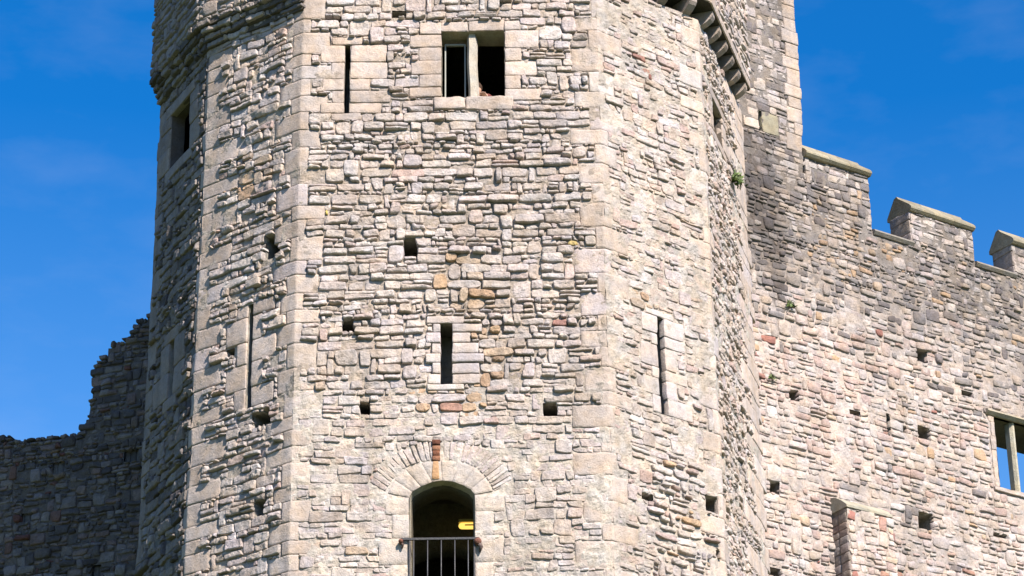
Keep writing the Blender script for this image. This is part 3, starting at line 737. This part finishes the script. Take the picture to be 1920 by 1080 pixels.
# rear and interior
mb = MB(); bk = [PA0 + FA.n * .0, np.array([PA0[0] + .3, 44.5]), np.array([PE1[0] - .6, 44.5]), PE1]
for a, b in zip(bk, bk[1:]):
    for z0_, z1_ in ((ZB, ZT),): mb.add(np.array([[*a, z0_], [*b, z0_], [*b, z1_], [*a, z1_]]), [[0, 1, 2, 3]], (.3, .28, .25))
top = edge_pts(OV - .05) + [np.array([PE1[0] - .6, 44.5]), np.array([PA0[0] + .3, 44.5])]
n = len(top); cen = np.mean(top, 0)
mb.add(np.array([[*p, ZT] for p in top] + [[*cen, ZT]]), [[i, (i + 1) % n, n] for i in range(n)], (.3, .28, .25))
mb.build('rear_wall', M_RUB, tower, smooth=False)
mb = MB()
inn = edge_pts(-.5)
for z in (ZB + .35, FC.at(850, 850)[1], WIN[2] - .9, WIN[3] + 1.2):
    poly = edge_pts(-.08) + [np.array([PE1[0] - .7, 44.4]), np.array([PA0[0] + .4, 44.4])]; n = len(poly); cen = np.mean(poly, 0)
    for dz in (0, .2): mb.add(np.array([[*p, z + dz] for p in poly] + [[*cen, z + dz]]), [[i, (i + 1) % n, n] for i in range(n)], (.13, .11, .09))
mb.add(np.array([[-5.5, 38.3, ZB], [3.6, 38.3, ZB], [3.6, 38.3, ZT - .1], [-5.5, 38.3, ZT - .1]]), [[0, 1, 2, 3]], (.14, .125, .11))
mb.build('interior', M_RUB, tower, smooth=False)

# ================================================================== RAILING ACROSS THE DOOR
rz = FC.at(830, 1013)[1]; ub_, ue_ = FC.at(752, 1018)[0], FC.at(898, 1018)[0]
rail = root('railing', tuple(FC.P((ub_ + ue_) / 2, ZB + .9, .05)), 'dark iron railing with thin uprights across the arched doorway', 'railing')
mb = MB(); slab(mb, FC, ub_, ue_, rz - .018, rz + .018, .045, .07, (.022, .022, .025), .004); mb.build('top_rail', M_IRON, rail, smooth=False)
mb = MB(); zlow = rz - 1.05; slab(mb, FC, ub_, ue_, zlow - .018, zlow + .018, .045, .07, (.022, .022, .025), .004); mb.build('bottom_rail', M_IRON, rail, smooth=False)
for x in (776, 802, 827.5, 853, 878):
    mb = MB(); u = FC.at(x, 1045)[0]; tube(mb, [FC.P(u, zlow - .03, .057), FC.P(u, (zlow + rz) / 2, .057), FC.P(u, rz - .015, .057)], .0075, (.05, .05, .056)); mb.build('baluster', M_IRON, rail)
for x in (768.5, 890):
    mb = MB(); u = FC.at(x, 1045)[0]; slab(mb, FC, u - .012, u + .012, zlow - .02, rz - .02, .035, .062, (.04, .035, .035), .003); mb.build('end_post', M_IRON, rail, smooth=False)
for x, s in ((752, .8), (896, 1.25)):
    mb = MB(); u, z = FC.at(x, 1019); n = 10
    tube(mb, [FC.P(u, z, .0), FC.P(u, z, .05), FC.P(u, z + .004, .09), FC.P(u, z, .115)], [.032 * s, .040 * s, .042 * s, .018 * s], (.16, .07, .05), 10)
    tube(mb, [FC.P(u + .01 * s, z - .01, .07), FC.P(u + .035 * s, z - .06 * s, .075), FC.P(u + .02 * s, z - .12 * s, .05)], [.022 * s, .026 * s, .012 * s], (.14, .10, .09), 8)
    mb.build('bolt', M_RUST, rail)

# ================================================================== LAMP IN THE PASSAGE
FW = FC.off(-1.35); la = FW.box(860, 979, 905, 996)
lamp = root('lamp', tuple(FW.P((la[0] + la[1]) / 2, la[3] + .02, 0)), 'lit yellow strip lamp inside the dark arched doorway', 'lamp')
em = bpy.data.materials.new('lamp_glow'); em.use_nodes = True; b = em.node_tree.nodes['Principled BSDF']
b.inputs['Base Color'].default_value = (.8, .6, .15, 1); b.inputs['Emission Color'].default_value = (1, .62, .13, 1); b.inputs['Emission Strength'].default_value = .7
mb = MB(); um = la[0]; L_ = la[1] - la[0]
a_ = []; b_ = []
for t in np.linspace(0, 2 * pi, 15)[:-1]: a_.append(FW.P(la[0] + .03, (la[2] + la[3]) / 2 + .045 * sin(t), .05 * cos(t) + .02)); b_.append(FW.P(la[1] + .1, (la[2] + la[3]) / 2 + .045 * sin(t), .05 * cos(t) + .02))
zl_ = (la[2] + la[3]) / 2; tube(mb, [FW.P(la[0] + x, zl_, .03) for x in (.0, .012, .04, .1, L_ + .1)], [.012, .034, .046, .048, .048], (1, .8, .3), 14); mb.build('lamp_tube', em, lamp)
mb = MB(); slab(mb, FW, la[0] + .09, la[1] + .1, (la[2] + la[3]) / 2 - .012, (la[2] + la[3]) / 2 + .008, .06, .08, (.75, .45, .05), .004); mb.build('lamp_guard', M_WOOD, lamp, smooth=False)
mb = MB(); slab(mb, FW, la[0], la[1] + .15, (la[2] + la[3]) / 2 + .05, la[3] + .03, -.06, .06, (.55, .47, .2), .006)
mb.build('lamp_housing', M_WOOD, lamp, smooth=False)

# ================================================================== KEEP WALL (right)
kw = root('castle_keep', tuple(FK.P(5, ZB, 0)), 'long battlemented rubble wall of the keep, weathered dark along its top, right of the tower', 'keep')
exK, hoK = [], []
mer = [FK.at(1508, 290)[0], FK.at(1627, 340)[0], FK.at(1706, 420)[0], FK.at(1822, 450)[0], FK.at(1897, 470)[0]]
ZE = FK.at(1706, 395)[1]; ZE1 = FK.at(1570, 311)[1]; ZC = FK.at(1708, 456)[1]; TUR_R = FK.at(1500, 240)[0]
mw = mer[3] - mer[2]; gp = mer[4] - mer[3]
mer = [mer[0], mer[1], mer[2], mer[3], mer[4], mer[4] + mw, mer[4] + mw + gp, mer[4] + 2 * mw + gp]
def ktop(u):
    if u < TUR_R: return ZT + 1
    for i in range(0, len(mer), 2):
        if mer[i] - .02 <= u <= mer[i + 1]: return ZE1 if i == 0 else ZE
    return ZC if u > mer[1] else ZE
for i in range(1, len(mer) - 1, 2): exK.append((mer[i], mer[i + 1], ZC - .06, ZT + 2))
exK.append((mer[1], KL, ZE, ZT + 2)); exK.append((TUR_R, mer[1], ZE1, ZT + 2))
def putk(p, d=.5, nm='putlog_hole'): return putlog(FK, p, exK, hoK, d, nm, kw)
for p in [(1717, 654, 1738, 680), (1479, 731, 1497, 752), (1720, 801, 1744, 824), (1661, 776, 1668, 814), (1440, 903, 1460, 926), (1720, 962, 1750, 994), (1439, 1066, 1464, 1084), (1478, 572, 1492, 580)]: putk(p)
for p in [(1862, 1000, 1890, 1008), (1690, 800, 1700, 812), (1592, 770, 1612, 780), (1800, 735, 1822, 745)]: putk(p, .14, 'missing_stone')
# slit beside the green-stained block on the turret
def kslit():
    r = random.Random(61); ua, ub, za, zb = FK.box(1421, 208, 1428, 246); mb = MB(); e = FK.at(1458, 225)[0]; l = FK.at(1392, 225)[0]
    st = [ashlar(FK, ub, e, za, zb, r, .02, [col(.27, .25, .18)]), ashlar(FK, l, ua, za, (za + zb) / 2, r, .03, CREAM, k=1.1), ashlar(FK, l + .1, ua, (za + zb) / 2, zb, r, .03, CREAM, k=1.1)]
    add_stones(mb, FK, st); tunnel(mb, FK, (ua, ub, za, zb), 0, -.6, LIN); exK.append((l, e, za, zb)); hoK.append((ua, ub, za, zb)); mb.build('arrow_slit', M_ASH, kw)
kslit()
# window with stone mullion
def kwin():
    r = random.Random(62); ua, _, za, zb = FK.box(1868, 788, 1896, 916); ue = FK.at(1945, 850)[0]
    exK.append((ua - .16, ue + .16, za - .10, zb + .12)); hoK.append((ua, ue, za, zb)); mb = MB(); st = []
    z = za
    while z < zb - .05:
        z2 = min(z + r.uniform(.2, .35), zb); st.append(ashlar(FK, ua - r.uniform(.10, .16), ua, z, z2, r, .02, k=1.05)); st.append(ashlar(FK, ue, ue + .15, z, z2, r, .02)); z = z2
    st.append(ashlar(FK, ua - .16, ue + .16, za - .10, za, r, .045)); add_stones(mb, FK, st)
    c = (.20, .17, .13); d1, d2 = -.22, -1.0  # dark embrasure colour holds the shade of its soffit
    def wedge(ps): mb.add(np.array([FK.P(*p) for p in ps]), [[0, 1, 2, 3]], c)
    # reveals: straight, then the embrasure opens out behind
    for (x0, x1) in ((ua, ua - .1), (ue, ue + 1.3)):
        wedge([(x0, za, .02), (x0, zb, .02), (x0, zb, d1), (x0, za, d1)]); wedge([(x0, za - .1, d1), (x0, zb + .1, d1), (x1, zb + .1, d2), (x1, za - .1, d2)])
    wedge([(ua, zb, .02), (ue, zb, .02), (ue, zb, d1), (ua, zb, d1)]); wedge([(ua - .1, zb, d1), (ue + 1.3, zb, d1), (ue + 1.3, zb + .02, d2), (ua - .3, zb + .02, d2)])
    wedge([(ua - .3, zb + .02, d2), (ue + 1.3, zb + .02, d2), (ue + 1.3, zb + 3, d2), (ua - .3, zb + 3, d2)])
    wedge([(ua, za, .02), (ue, za, .02), (ue, za, d1), (ua, za, d1)]); wedge([(ua - .1, za, d1), (ue + 1.3, za, d1), (ue + 1.3, za - .05, d2), (ua - .3, za - .05, d2)])
    wo = mb.build('window', M_ASH, kw, smooth=False)
    m = MB(); um = FK.at(1905, 850)[0]
    prof = [(-.055, -.05), (-.055, -.16), (.055, -.16), (.055, -.05), (.02, .0), (-.02, .0)]
    prism(m, None, [FK.P(um + x, za - .01, h) for x, h in prof], [FK.P(um + x, zb + .01, h) for x, h in prof], (.40, .37, .29)); m.build('mullion', M_ASH, wo, smooth=False)
    l = MB(); prof = [(-.05, zb + .0), (.06, zb + .0), (.12, zb + .05), (.12, zb + .08), (.0, zb + .13), (-.05, zb + .13)]
    prism(l, None, [FK.P(ua - .2, z, h) for h, z in prof], [FK.P(ue + .2, z, h) for h, z in prof], (.38, .33, .26)); l.build('lintel', M_ASH, wo, smooth=False)
    return (ua - .12, ue + 1.28, za - .08, zb + .02)
WK = kwin()
# quoins down the turret's right edge
mb = MB(); rr_ = random.Random(8); Ft = Face(FK.P(TUR_R, 0, 0)[:2], FK.P(TUR_R, 0, -1)[:2])
bl = quoin_blocks(ZE1 + .02, ZT + .5, rr_, (.2, .34)); FKt = Face(FK.p0, FK.P(TUR_R, 0, 0)[:2])
add_quoins(mb, FKt, Ft, bl, (.2, .36), (.3, .4), rr_, proud=.03, kf=.9, exl=exK)
mb.build('turret_quoin', M_ASH, kw)
# buttress stub
BT = .40; bu0, bu1 = FK.at(1561, 1015)[0], FK.at(1646, 1015)[0]; bz = FK.at(1561, 962)[1]; bz1 = FK.at(1561, 955)[1]
exK.append((bu0, bu1, ZB, bz1))
upP = area_patch(FK, [(1440, 400, 34, 150, DARK, .72), (1600, 420, 90, 60, ORANGE + CREAM, .22), (1400, 640, 40, 100, PINK + PINK + RED, .35), (1500, 700, 90, 60, PINK, .4), (1660, 660, 120, 50, PINK + PINK + PINK + RED, .25), (1570, 480, 60, 50, CREAM + CREAM + ORANGE, .45), (1420, 215, 30, 15, PINK + CREAM, .6)])
def runs(u, z):
    cu, cz, ru, rz_ = upP[0][:4]; q = ((u - cu) / (ru * 1.3)) ** 2 + ((z - cz) / (rz_ * 1.15)) ** 2
    return min(max(1.05 - q + 1.3 * float(noise(np.array([[u * 2.6, z * .45, 9.]]), 1.5)[0]) + .5 * float(noise(np.array([[u, z, 4.]]), 5)[0]), 0), 1) if q < 2.2 else 0.0
def styK(u, z):
    dz = sm(z, ZC - 3.4, ZC - .9) + .35 * float(noise(np.array([[u, z, 3.]]), .9)[0]); dz = min(max(dz, 0), 1)
    if u < TUR_R and z > ZC + 1.0: dz = .35 + .3 * float(noise(np.array([[u, z, 7.]]), 1.2)[0])
    d = dict(rel=.026, gap=.005, bev=.018, rnd=.14, mix=[(GREY, .56 - .1 * dz), (PINK, .30 * (1 - dz)), (CREAM, .14 * (1 - .3 * dz)), ((RED, .010 * (1 - dz))), (ORANGE, .022), (DARK, .62 * dz)], miss=.012, k=.99 - .26 * dz)
    if u < TUR_R and z > ZC + 1.2: d['rnd'] = .07; d['gap'] = .005
    if z > (ZE1 if u < mer[1] else ZE) - .55: d['mix'] = [(DARK, .4), (GREY, .6)]; d['k'] = .85; d['rnd'] = .06; d['gap'] = .004; d['rel'] = .018
    for cu, cz, ru, rz_, pal, p in upP:
        if pal is DARK:
            v = runs(u, z); d['k'] *= 1 - .32 * v; d['mix'] = [(m, w_ * (1 - .6 * v)) for m, w_ in d['mix']] + [(DARK, .6 * v)]; continue
        if ((u - cu) / ru) ** 2 + ((z - cz) / rz_) ** 2 < 1: d['mix'] = [(pal, p)] + [(m, w_ * (1 - p)) for m, w_ in d['mix']]
    return d
def morK(u, z):
    dz = min(max(sm(z, ZC - 3.0, ZC - .4) + .45 * float(noise(np.array([[u, z, 3.]]), .9)[0]), 0), 1)
    st_ = runs(u, z) * .85
    return (np.array([.45, .385, .35]) * (1 - dz) + np.array([.19, .165, .148]) * dz) * (1 - st_) + np.array([.10, .085, .08]) * st_
r = random.Random(5); mb = MB()
st = rubble(FK, -1.5, KL, ZB, ZT + .5, exK, r, (.065, .15), (1.1, 3.0), styK, top=ktop)
add_stones(mb, FK, st, lite=True, wob=.012)
backing(mb, FK, -1.5, TUR_R, ZB - .1, ZT + .5, hoK, lambda u, z: -.010, morK, res=.045)
backing(mb, FK, TUR_R, KL, ZB - .1, ZC, hoK, lambda u, z: -.010, morK, res=.045)
mb.build('wall', M_RUB, kw)
def merlon(ua, ub, ZE):
    m = MB(); th_ = .5; c = (.30, .28, .25)
    backing(m, FK, ua, ub, ZC - .02, ZE, [], lambda u, z: -.006, morK, res=.05)
    Fl = Face(FK.P(ua, 0, -th_)[:2], FK.P(ua, 0, .02)[:2]); rr_ = random.Random(int(ua * 100))
    st = []; z = ZC - .05
    while z < ZE - .02:
        z2 = min(z + rr_.uniform(.22, .36), ZE); st.append(ashlar(Fl, 0, Fl.w, z, z2, rr_, .012, GREY + DARK, k=.75)); z = z2
    add_stones(m, Fl, st, wob=.006, und=True)
    m.add(FK.P([ub, ub, ub, ub], [ZC - .2, ZC - .2, ZE, ZE], [0.0, -th_, -th_, 0.0]), [[0, 1, 2, 3]], c)
    m.add(FK.P([ua, ub, ub, ua], [ZC - .2, ZC - .2, ZE, ZE], [-th_] * 4), [[0, 1, 2, 3]], c)
    mo = m.build('merlon', M_RUB, kw)
    k = MB(); pr = [(-th_ - .05, ZE - .01), (-th_ - .05, ZE + .05), (-th_ * .66, ZE + .36), (-th_ * .52, ZE + .38), (-th_ * .44, ZE + .32), (.05, ZE + .10), (.10, ZE + .04), (.10, ZE + .005), (.06, ZE - .035), (.02, ZE - .04)]
    cuts = np.sort(np.concatenate([[ua - .03], ua + (ub - ua) * np.array([.35, .68]) , [ub + .03]]))
    for a, b in zip(cuts, cuts[1:]):
        A = np.array([FK.P(a + .003, z, h) for h, z in pr]); B = np.array([FK.P(b - .003, z, h) for h, z in pr])
        prism(k, None, A, B, np.array([.30, .265, .19]) * rr_.uniform(.75, 1.05))
    k.build('coping', M_ASH, mo, smooth=False)
for i in range(0, len(mer), 2): merlon(mer[i], mer[i + 1], ZE1 if i == 0 else ZE)
for i in range(1, len(mer) - 1, 2):
    k = MB(); a, b = mer[i], mer[i + 1]
    pr = [(-.6, ZC - .1), (-.6, ZC + .16), (-.3, ZC + .17), (-.27, ZC + .13), (.07, ZC + .01), (.09, ZC - .03), (.05, ZC - .08), (.0, ZC - .08)]
    prism(k, None, [FK.P(a + .004, z, h) for h, z in pr], [FK.P(b + .004, z, h) for h, z in pr], (.21, .19, .165)); k.build('crenel_sill', M_ASH, kw, smooth=False)
# rear face of the wall, with the window's opening left clear
mb = MB(); kx = [v for v in (-1.5, WK[0], WK[1], KL)]
for x0, x1 in ((kx[0], kx[1]), (kx[2], kx[3])): mb.add(FK.P([x0, x1, x1, x0], [ZB, ZB, ZC - .02, ZC - .02], -1.0), [[3, 2, 1, 0]], (.3, .28, .25))
mb.add(FK.P([kx[1], kx[2], kx[2], kx[1]], [ZB, ZB, WK[2], WK[2]], -1.0), [[3, 2, 1, 0]], (.3, .28, .25)); mb.add(FK.P([kx[1], kx[2], kx[2], kx[1]], [WK[3], WK[3], ZC - .02, ZC - .02], -1.0), [[3, 2, 1, 0]], (.3, .28, .25))
mb.add(FK.P([TUR_R, KL, KL, TUR_R], [ZC - .02] * 4, [-.03, -.03, -1, -1]), [[0, 1, 2, 3]], (.3, .28, .25)); mb.build('rear_wall', M_RUB, kw, smooth=False)
mb = MB(); mb.add(FK.P([TUR_R] * 4, [ZC, ZC, ZT + .5, ZT + .5], [-.03, -2, -2, -.03]), [[0, 1, 2, 3]], (.3, .28, .25))
mb.add(FK.P([-1.5, TUR_R, TUR_R, -1.5], [ZT + .5] * 4, [-.03, -.03, -2, -2]), [[0, 1, 2, 3]], (.3, .28, .25)); mb.build('turret', M_RUB, kw, smooth=False)
# buttress
mb = MB(); rr_ = random.Random(9)
Fb0 = FK.off(BT); Fbf = Face(Fb0.P(bu0, 0)[:2], Fb0.P(bu1, 0)[:2]); Fbs = Face(FK.P(bu0, 0, -.02)[:2], FK.P(bu0, 0, BT)[:2]); Fbr = Face(FK.P(bu1, 0, BT)[:2], FK.P(bu1, 0, -.02)[:2])
zf = bz - .04
bq = []; 
for fc, c_ in ((Fbf, 1.1), (Fbr, 1.0)):
    stn = rubble(fc, 0, fc.w, ZB, zf, [], rr_, (.11, .17), (1.0, 2.0), lambda u, z: dict(rel=.02, gap=.004, bev=.014, rnd=.05, mix=[(GREY, .45), (PINK, .3), (CREAM, .25), (ORANGE, .14), (RED, .06)], k=c_))
    add_stones(mb, fc, stn, lite=True, und=False); backing(mb, fc, 0, fc.w, ZB, zf, [], lambda u, z: .004, lambda u, z: np.array([.44, .38, .33]), und=False)
z = ZB; stn = []
while z < bz + .1:
    z2 = z + rr_.uniform(.1, .17); stn.append(ashlar(Fbs, 0, Fbs.w * .5, z, z2, rr_, .015, GREY + PINK, k=.7)); stn.append(ashlar(Fbs, Fbs.w * .5, Fbs.w, z, z2, rr_, .015, GREY + PINK, k=.7)); z = z2
stn = [s for s in stn if s[0][2][1] < zf]
add_stones(mb, Fbs, stn, lite=True, und=False); backing(mb, Fbs, 0, Fbs.w, ZB, zf, [], lambda u, z: .008, lambda u, z: np.array([.2, .18, .16]), und=False)
bt = mb.build('buttress', M_RUB, kw)
k = MB(); pr = [(-.06, zf), (BT + .03, zf), (BT + .03, zf + .04), (BT * .75, zf + .15), (BT * .4, zf + .24), (-.06, zf + .30)]
prism(k, None, [FK.P(bu0 - .02, z, h) for h, z in pr], [FK.P(bu1 - .02, z, h) for h, z in pr], (.33, .31, .25)); k.build('coping', M_ASH, bt, smooth=False)

# ================================================================== RUINED WALL (left)
lw = root('castle_ruin', tuple(FL.P(6, ZB, 0)), 'ruined rubble wall with a stepped broken top, in deep shade left of the tower', 'ruin')
SIL = [(-200, 822), (-60, 818), (0, 816), (28, 819), (60, 814), (100, 816), (130, 807), (158, 806), (160, 788), (168, 764), (172, 742), (181, 728), (190, 712), (190, 700), (178, 684), (180, 674), (203, 668), (205, 641), (232, 636), (240, 628), (256, 616), (257, 598), (275, 594), (278, 582), (300, 572)]
SP = [FL.at(*p) for p in SIL]
def ltop(u):
    if u >= SP[-1][0]: return SP[-1][1]
    if u <= SP[0][0]: return SP[0][1]
    best = None
    for (a, b) in zip(SP, SP[1:]):
        lo, hi = min(a[0], b[0]), max(a[0], b[0])
        if lo <= u <= hi and hi > lo: z = a[1] + (b[1] - a[1]) * (u - a[0]) / (b[0] - a[0]); best = z if best is None else max(best, z)
    return best
exL, hoL = [], []
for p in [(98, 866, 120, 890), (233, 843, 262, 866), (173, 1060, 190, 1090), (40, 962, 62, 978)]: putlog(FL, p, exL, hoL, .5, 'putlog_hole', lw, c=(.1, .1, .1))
r = random.Random(15); mb = MB()
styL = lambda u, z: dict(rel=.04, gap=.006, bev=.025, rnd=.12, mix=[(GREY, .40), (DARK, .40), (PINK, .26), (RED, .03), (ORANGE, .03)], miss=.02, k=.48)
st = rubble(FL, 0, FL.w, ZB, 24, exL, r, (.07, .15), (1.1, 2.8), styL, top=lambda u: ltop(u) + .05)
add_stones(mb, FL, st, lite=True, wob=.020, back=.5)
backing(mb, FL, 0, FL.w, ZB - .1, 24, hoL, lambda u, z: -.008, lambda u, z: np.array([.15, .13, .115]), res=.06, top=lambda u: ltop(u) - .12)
# thickness behind the broken top
U = np.arange(0, FL.w, .12)
for a in U:
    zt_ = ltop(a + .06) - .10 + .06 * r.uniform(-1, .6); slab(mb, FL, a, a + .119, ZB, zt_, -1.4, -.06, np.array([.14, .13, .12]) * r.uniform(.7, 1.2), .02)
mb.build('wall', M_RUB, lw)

# ================================================================== PLANTS ON THE WALLS
def tuft(face, px, size, nleaf, seed, label, droop=.5):
    r = random.Random(seed); u, z = face.at(*px); b0 = face.P(u, z, .02)
    o = root('wall_plant', tuple(b0), label, 'plant', 'small plants rooted in wall joints'); mb = MB(); st_ = MB()
    for i in range(nleaf):
        th_ = r.uniform(-1.3, 1.3); up = r.uniform(-.3, 1.0); L_ = size * r.uniform(.5, 1.1)
        dirv = face.P(u + sin(th_), z + up, r.uniform(.4, 1.0)) - face.P(u, z, 0); dirv /= np.linalg.norm(dirv)
        pts = [b0 + dirv * L_ * t + np.array([0, 0, -droop * L_ * t * t * .6]) for t in (0, .3, .65, 1)]
        if i % 4 == 0: tube(st_, pts, [.003, .003, .002, .001], (.10, .09, .04), 4)
        for t in (1, 2, 3):
            c = pts[t]; s = size * r.uniform(.14, .26); a = np.array([r.gauss(0, 1), r.gauss(0, 1), r.gauss(0, 1)]); a /= np.linalg.norm(a); bq_ = np.cross(a, dirv); bq_ /= np.linalg.norm(bq_) + 1e-6
            g = r.uniform(.6, 1.3); mb.add(np.array([c - a * s, c + bq_ * s * .4, c + a * s, c - bq_ * s * .4]), [[0, 1, 2, 3]], (.10 * g, .15 * g, .035 * g))
    mb.build('leaves', M_LEAF, o, smooth=False); st_.build('stem', M_LEAF, o)
tuft(FE, (1369, 338), .22, 70, 1, 'green tuft growing high on the edge of the tower beside the keep wall')
tuft(FK, (1478, 573), .13, 40, 2, 'small green tuft on the keep wall, higher of the two on that wall')
tuft(FK, (1443, 710), .10, 30, 3, 'tiny green tuft low on the keep wall close to the tower edge')

# ================================================================== PERSON AT THE WINDOW
def skin_mesh(name, verts, edges, radii, mat, parent, colr, sub=1):
    me = bpy.data.meshes.new(name); me.from_pydata([tuple(v) for v in verts], edges, []); o = bpy.data.objects.new(name, me); COL.objects.link(o)
    m = o.modifiers.new('skin', 'SKIN'); lay = me.skin_vertices[0] if me.skin_vertices else None
    if lay is None:
        bpy.context.view_layer.objects.active = o; o.select_set(True); bpy.ops.mesh.customdata_skin_add() ; lay = me.skin_vertices[0]
    for i, rr_ in enumerate(radii): lay.data[i].radius = (rr_, rr_) if not hasattr(rr_, '__len__') else rr_
    lay.data[0].use_root = True
    s = o.modifiers.new('sub', 'SUBSURF'); s.levels = s.render_levels = sub
    dg = bpy.context.evaluated_depsgraph_get(); ev = o.evaluated_get(dg).to_mesh()
    V = np.array([v.co[:] for v in ev.vertices]); Q = [list(p.vertices) if len(p.vertices) == 4 else list(p.vertices)[:3] + [-1] for p in ev.polygons]
    mb = MB(); mb.add(V, Q, colr); bpy.data.objects.remove(o)
    return mb.build(name, mat, parent)
def person():
    f = FC; um = f.at(888, 120)[0]; zs = WIN[2]; zf_ = zs - .88
    o = root('person', tuple(f.P(um, zf_, -.75)), 'person in dark red leaning on the sill of the open window, partly behind its mullion', 'person')
    P = lambda du, dz, h: f.P(um + du, zs + dz, h)
    B = [P(0, -.30, -.50), P(0, -.12, -.44), P(.01, .05, -.36), P(.02, .13, -.31), P(.03, .20, -.27), P(.04, .27, -.25), P(.04, .35, -.27),   # pelvis..head 0-6
         P(.15, .07, -.33), P(.26, .09, -.22), P(.17, .10, -.09), P(.14, .095, -.05),                       # right arm 7-10
         P(-.12, .07, -.36), P(-.21, .06, -.36), P(-.15, .11, -.31), P(-.13, .11, -.29)]                 # left arm 11-14
    E = [(0, 1), (1, 2), (2, 3), (3, 4), (4, 5), (5, 6), (2, 7), (7, 8), (8, 9), (9, 10), (2, 11), (11, 12), (12, 13), (13, 14)]
    R = [.12, .12, .10, .05, .065, .085, .07, .06, .045, .032, .03, .06, .045, .032, .03]
    n0 = len(B); legs = [P(.08, -.58, -.50), P(.08, -.86, -.53), P(-.08, -.58, -.50), P(-.08, -.86, -.53)]
    B += legs; E += [(0, 15), (15, 16), (0, 17), (17, 18)]; R += [.085, .05, .085, .05]
    for wr, s in ((10, -1), (14, 1)):
        for k in range(5):
            i = len(B); base = B[wr]; off_ = (k - 1.5) * .019
            d0 = np.array([s * .01, 0, 0]); fw = f.P(0, 0, 1) - f.P(0, 0, 0); ll = (.055, .065, .06, .048, .035)[k]
            q0 = base + np.array([off_, 0, 0]) + fw * .02; q1 = q0 + fw * ll * .6 + np.array([0, 0, .004]); q2 = q1 + fw * ll * .4 + np.array([0, 0, -.02])
            if k == 4: q0 = base + np.array([s * .03, 0, .0]); q1 = q0 + fw * .03 + np.array([s * .012, 0, 0]); q2 = q1 + fw * .02
            B += [q0, q1, q2]; E += [(wr, i), (i, i + 1), (i + 1, i + 2)]; R += [.010, .0085, .007]
    body = skin_mesh('body', B, E, R, M_SKIN, o, (.42, .25, .18), 2)
    idx = [0, 1, 2, 7, 8, 9, 11, 12, 13, 15, 16, 17, 18]
    T = [B[0], B[1], B[2], B[7], B[8], B[9] * .9 + B[8] * .1, B[11], B[12], B[13] * .5 + B[12] * .5]
    skin_mesh('jacket', T, [(0, 1), (1, 2), (2, 3), (3, 4), (4, 5), (2, 6), (6, 7), (7, 8)], [.14, .14, .125, .08, .072, .055, .07, .06, .045], M_CLOTH, o, (.12, .035, .03), 2)
    skin_mesh('trousers', [B[0] + np.array([0, 0, .02]), B[15], B[16], B[17], B[18]], [(0, 1), (1, 2), (0, 3), (3, 4)], [.13, .09, .055, .09, .055], M_CLOTH, o, (.03, .035, .05), 2)
    # hair cap
    mb = MB(); c = P(.04, .325, -.275); V = []; n1, n2 = 10, 16
    for i in range(n1 + 1):
        for j in range(n2):
            a = pi * .62 * i / n1; b_ = 2 * pi * j / n2; V.append(c + np.array([.088 * sin(a) * cos(b_), .098 * sin(a) * sin(b_) + .01, .095 * cos(a) + .01]))
    V = np.array(V); V += .006 * noise(V, 60)[:, None]
    mb.add(V, [[i * n2 + j, (i + 1) * n2 + j, (i + 1) * n2 + (j + 1) % n2, i * n2 + (j + 1) % n2] for i in range(n1) for j in range(n2)], (.05, .03, .02)); mb.build('hair', M_CLOTH, o)
    mb = MB(); hn = P(.04, .275, -.165); tube(mb, [hn + np.array([0, .02, .03]), hn + np.array([0, -.012, -.005]), hn + np.array([0, .005, -.015])], [.008, .014, .008], (.42, .25, .18), 8); mb.build('nose', M_SKIN, o)
    for s in (-1, 1):
        mb = MB(); p = P(.04 + s * .03, .30, -.172); tube(mb, [p, p + np.array([0, -.008, 0])], [.010, .006], (.03, .02, .02), 8); mb.build('eye', M_SKIN, o)
    mb = MB(); p = P(.04, .235, -.185); tube(mb, [p + np.array([-.022, 0, 0]), p + np.array([0, -.006, -.002]), p + np.array([.022, 0, 0])], .005, (.30, .12, .10), 6); mb.build('mouth', M_SKIN, o)
person()
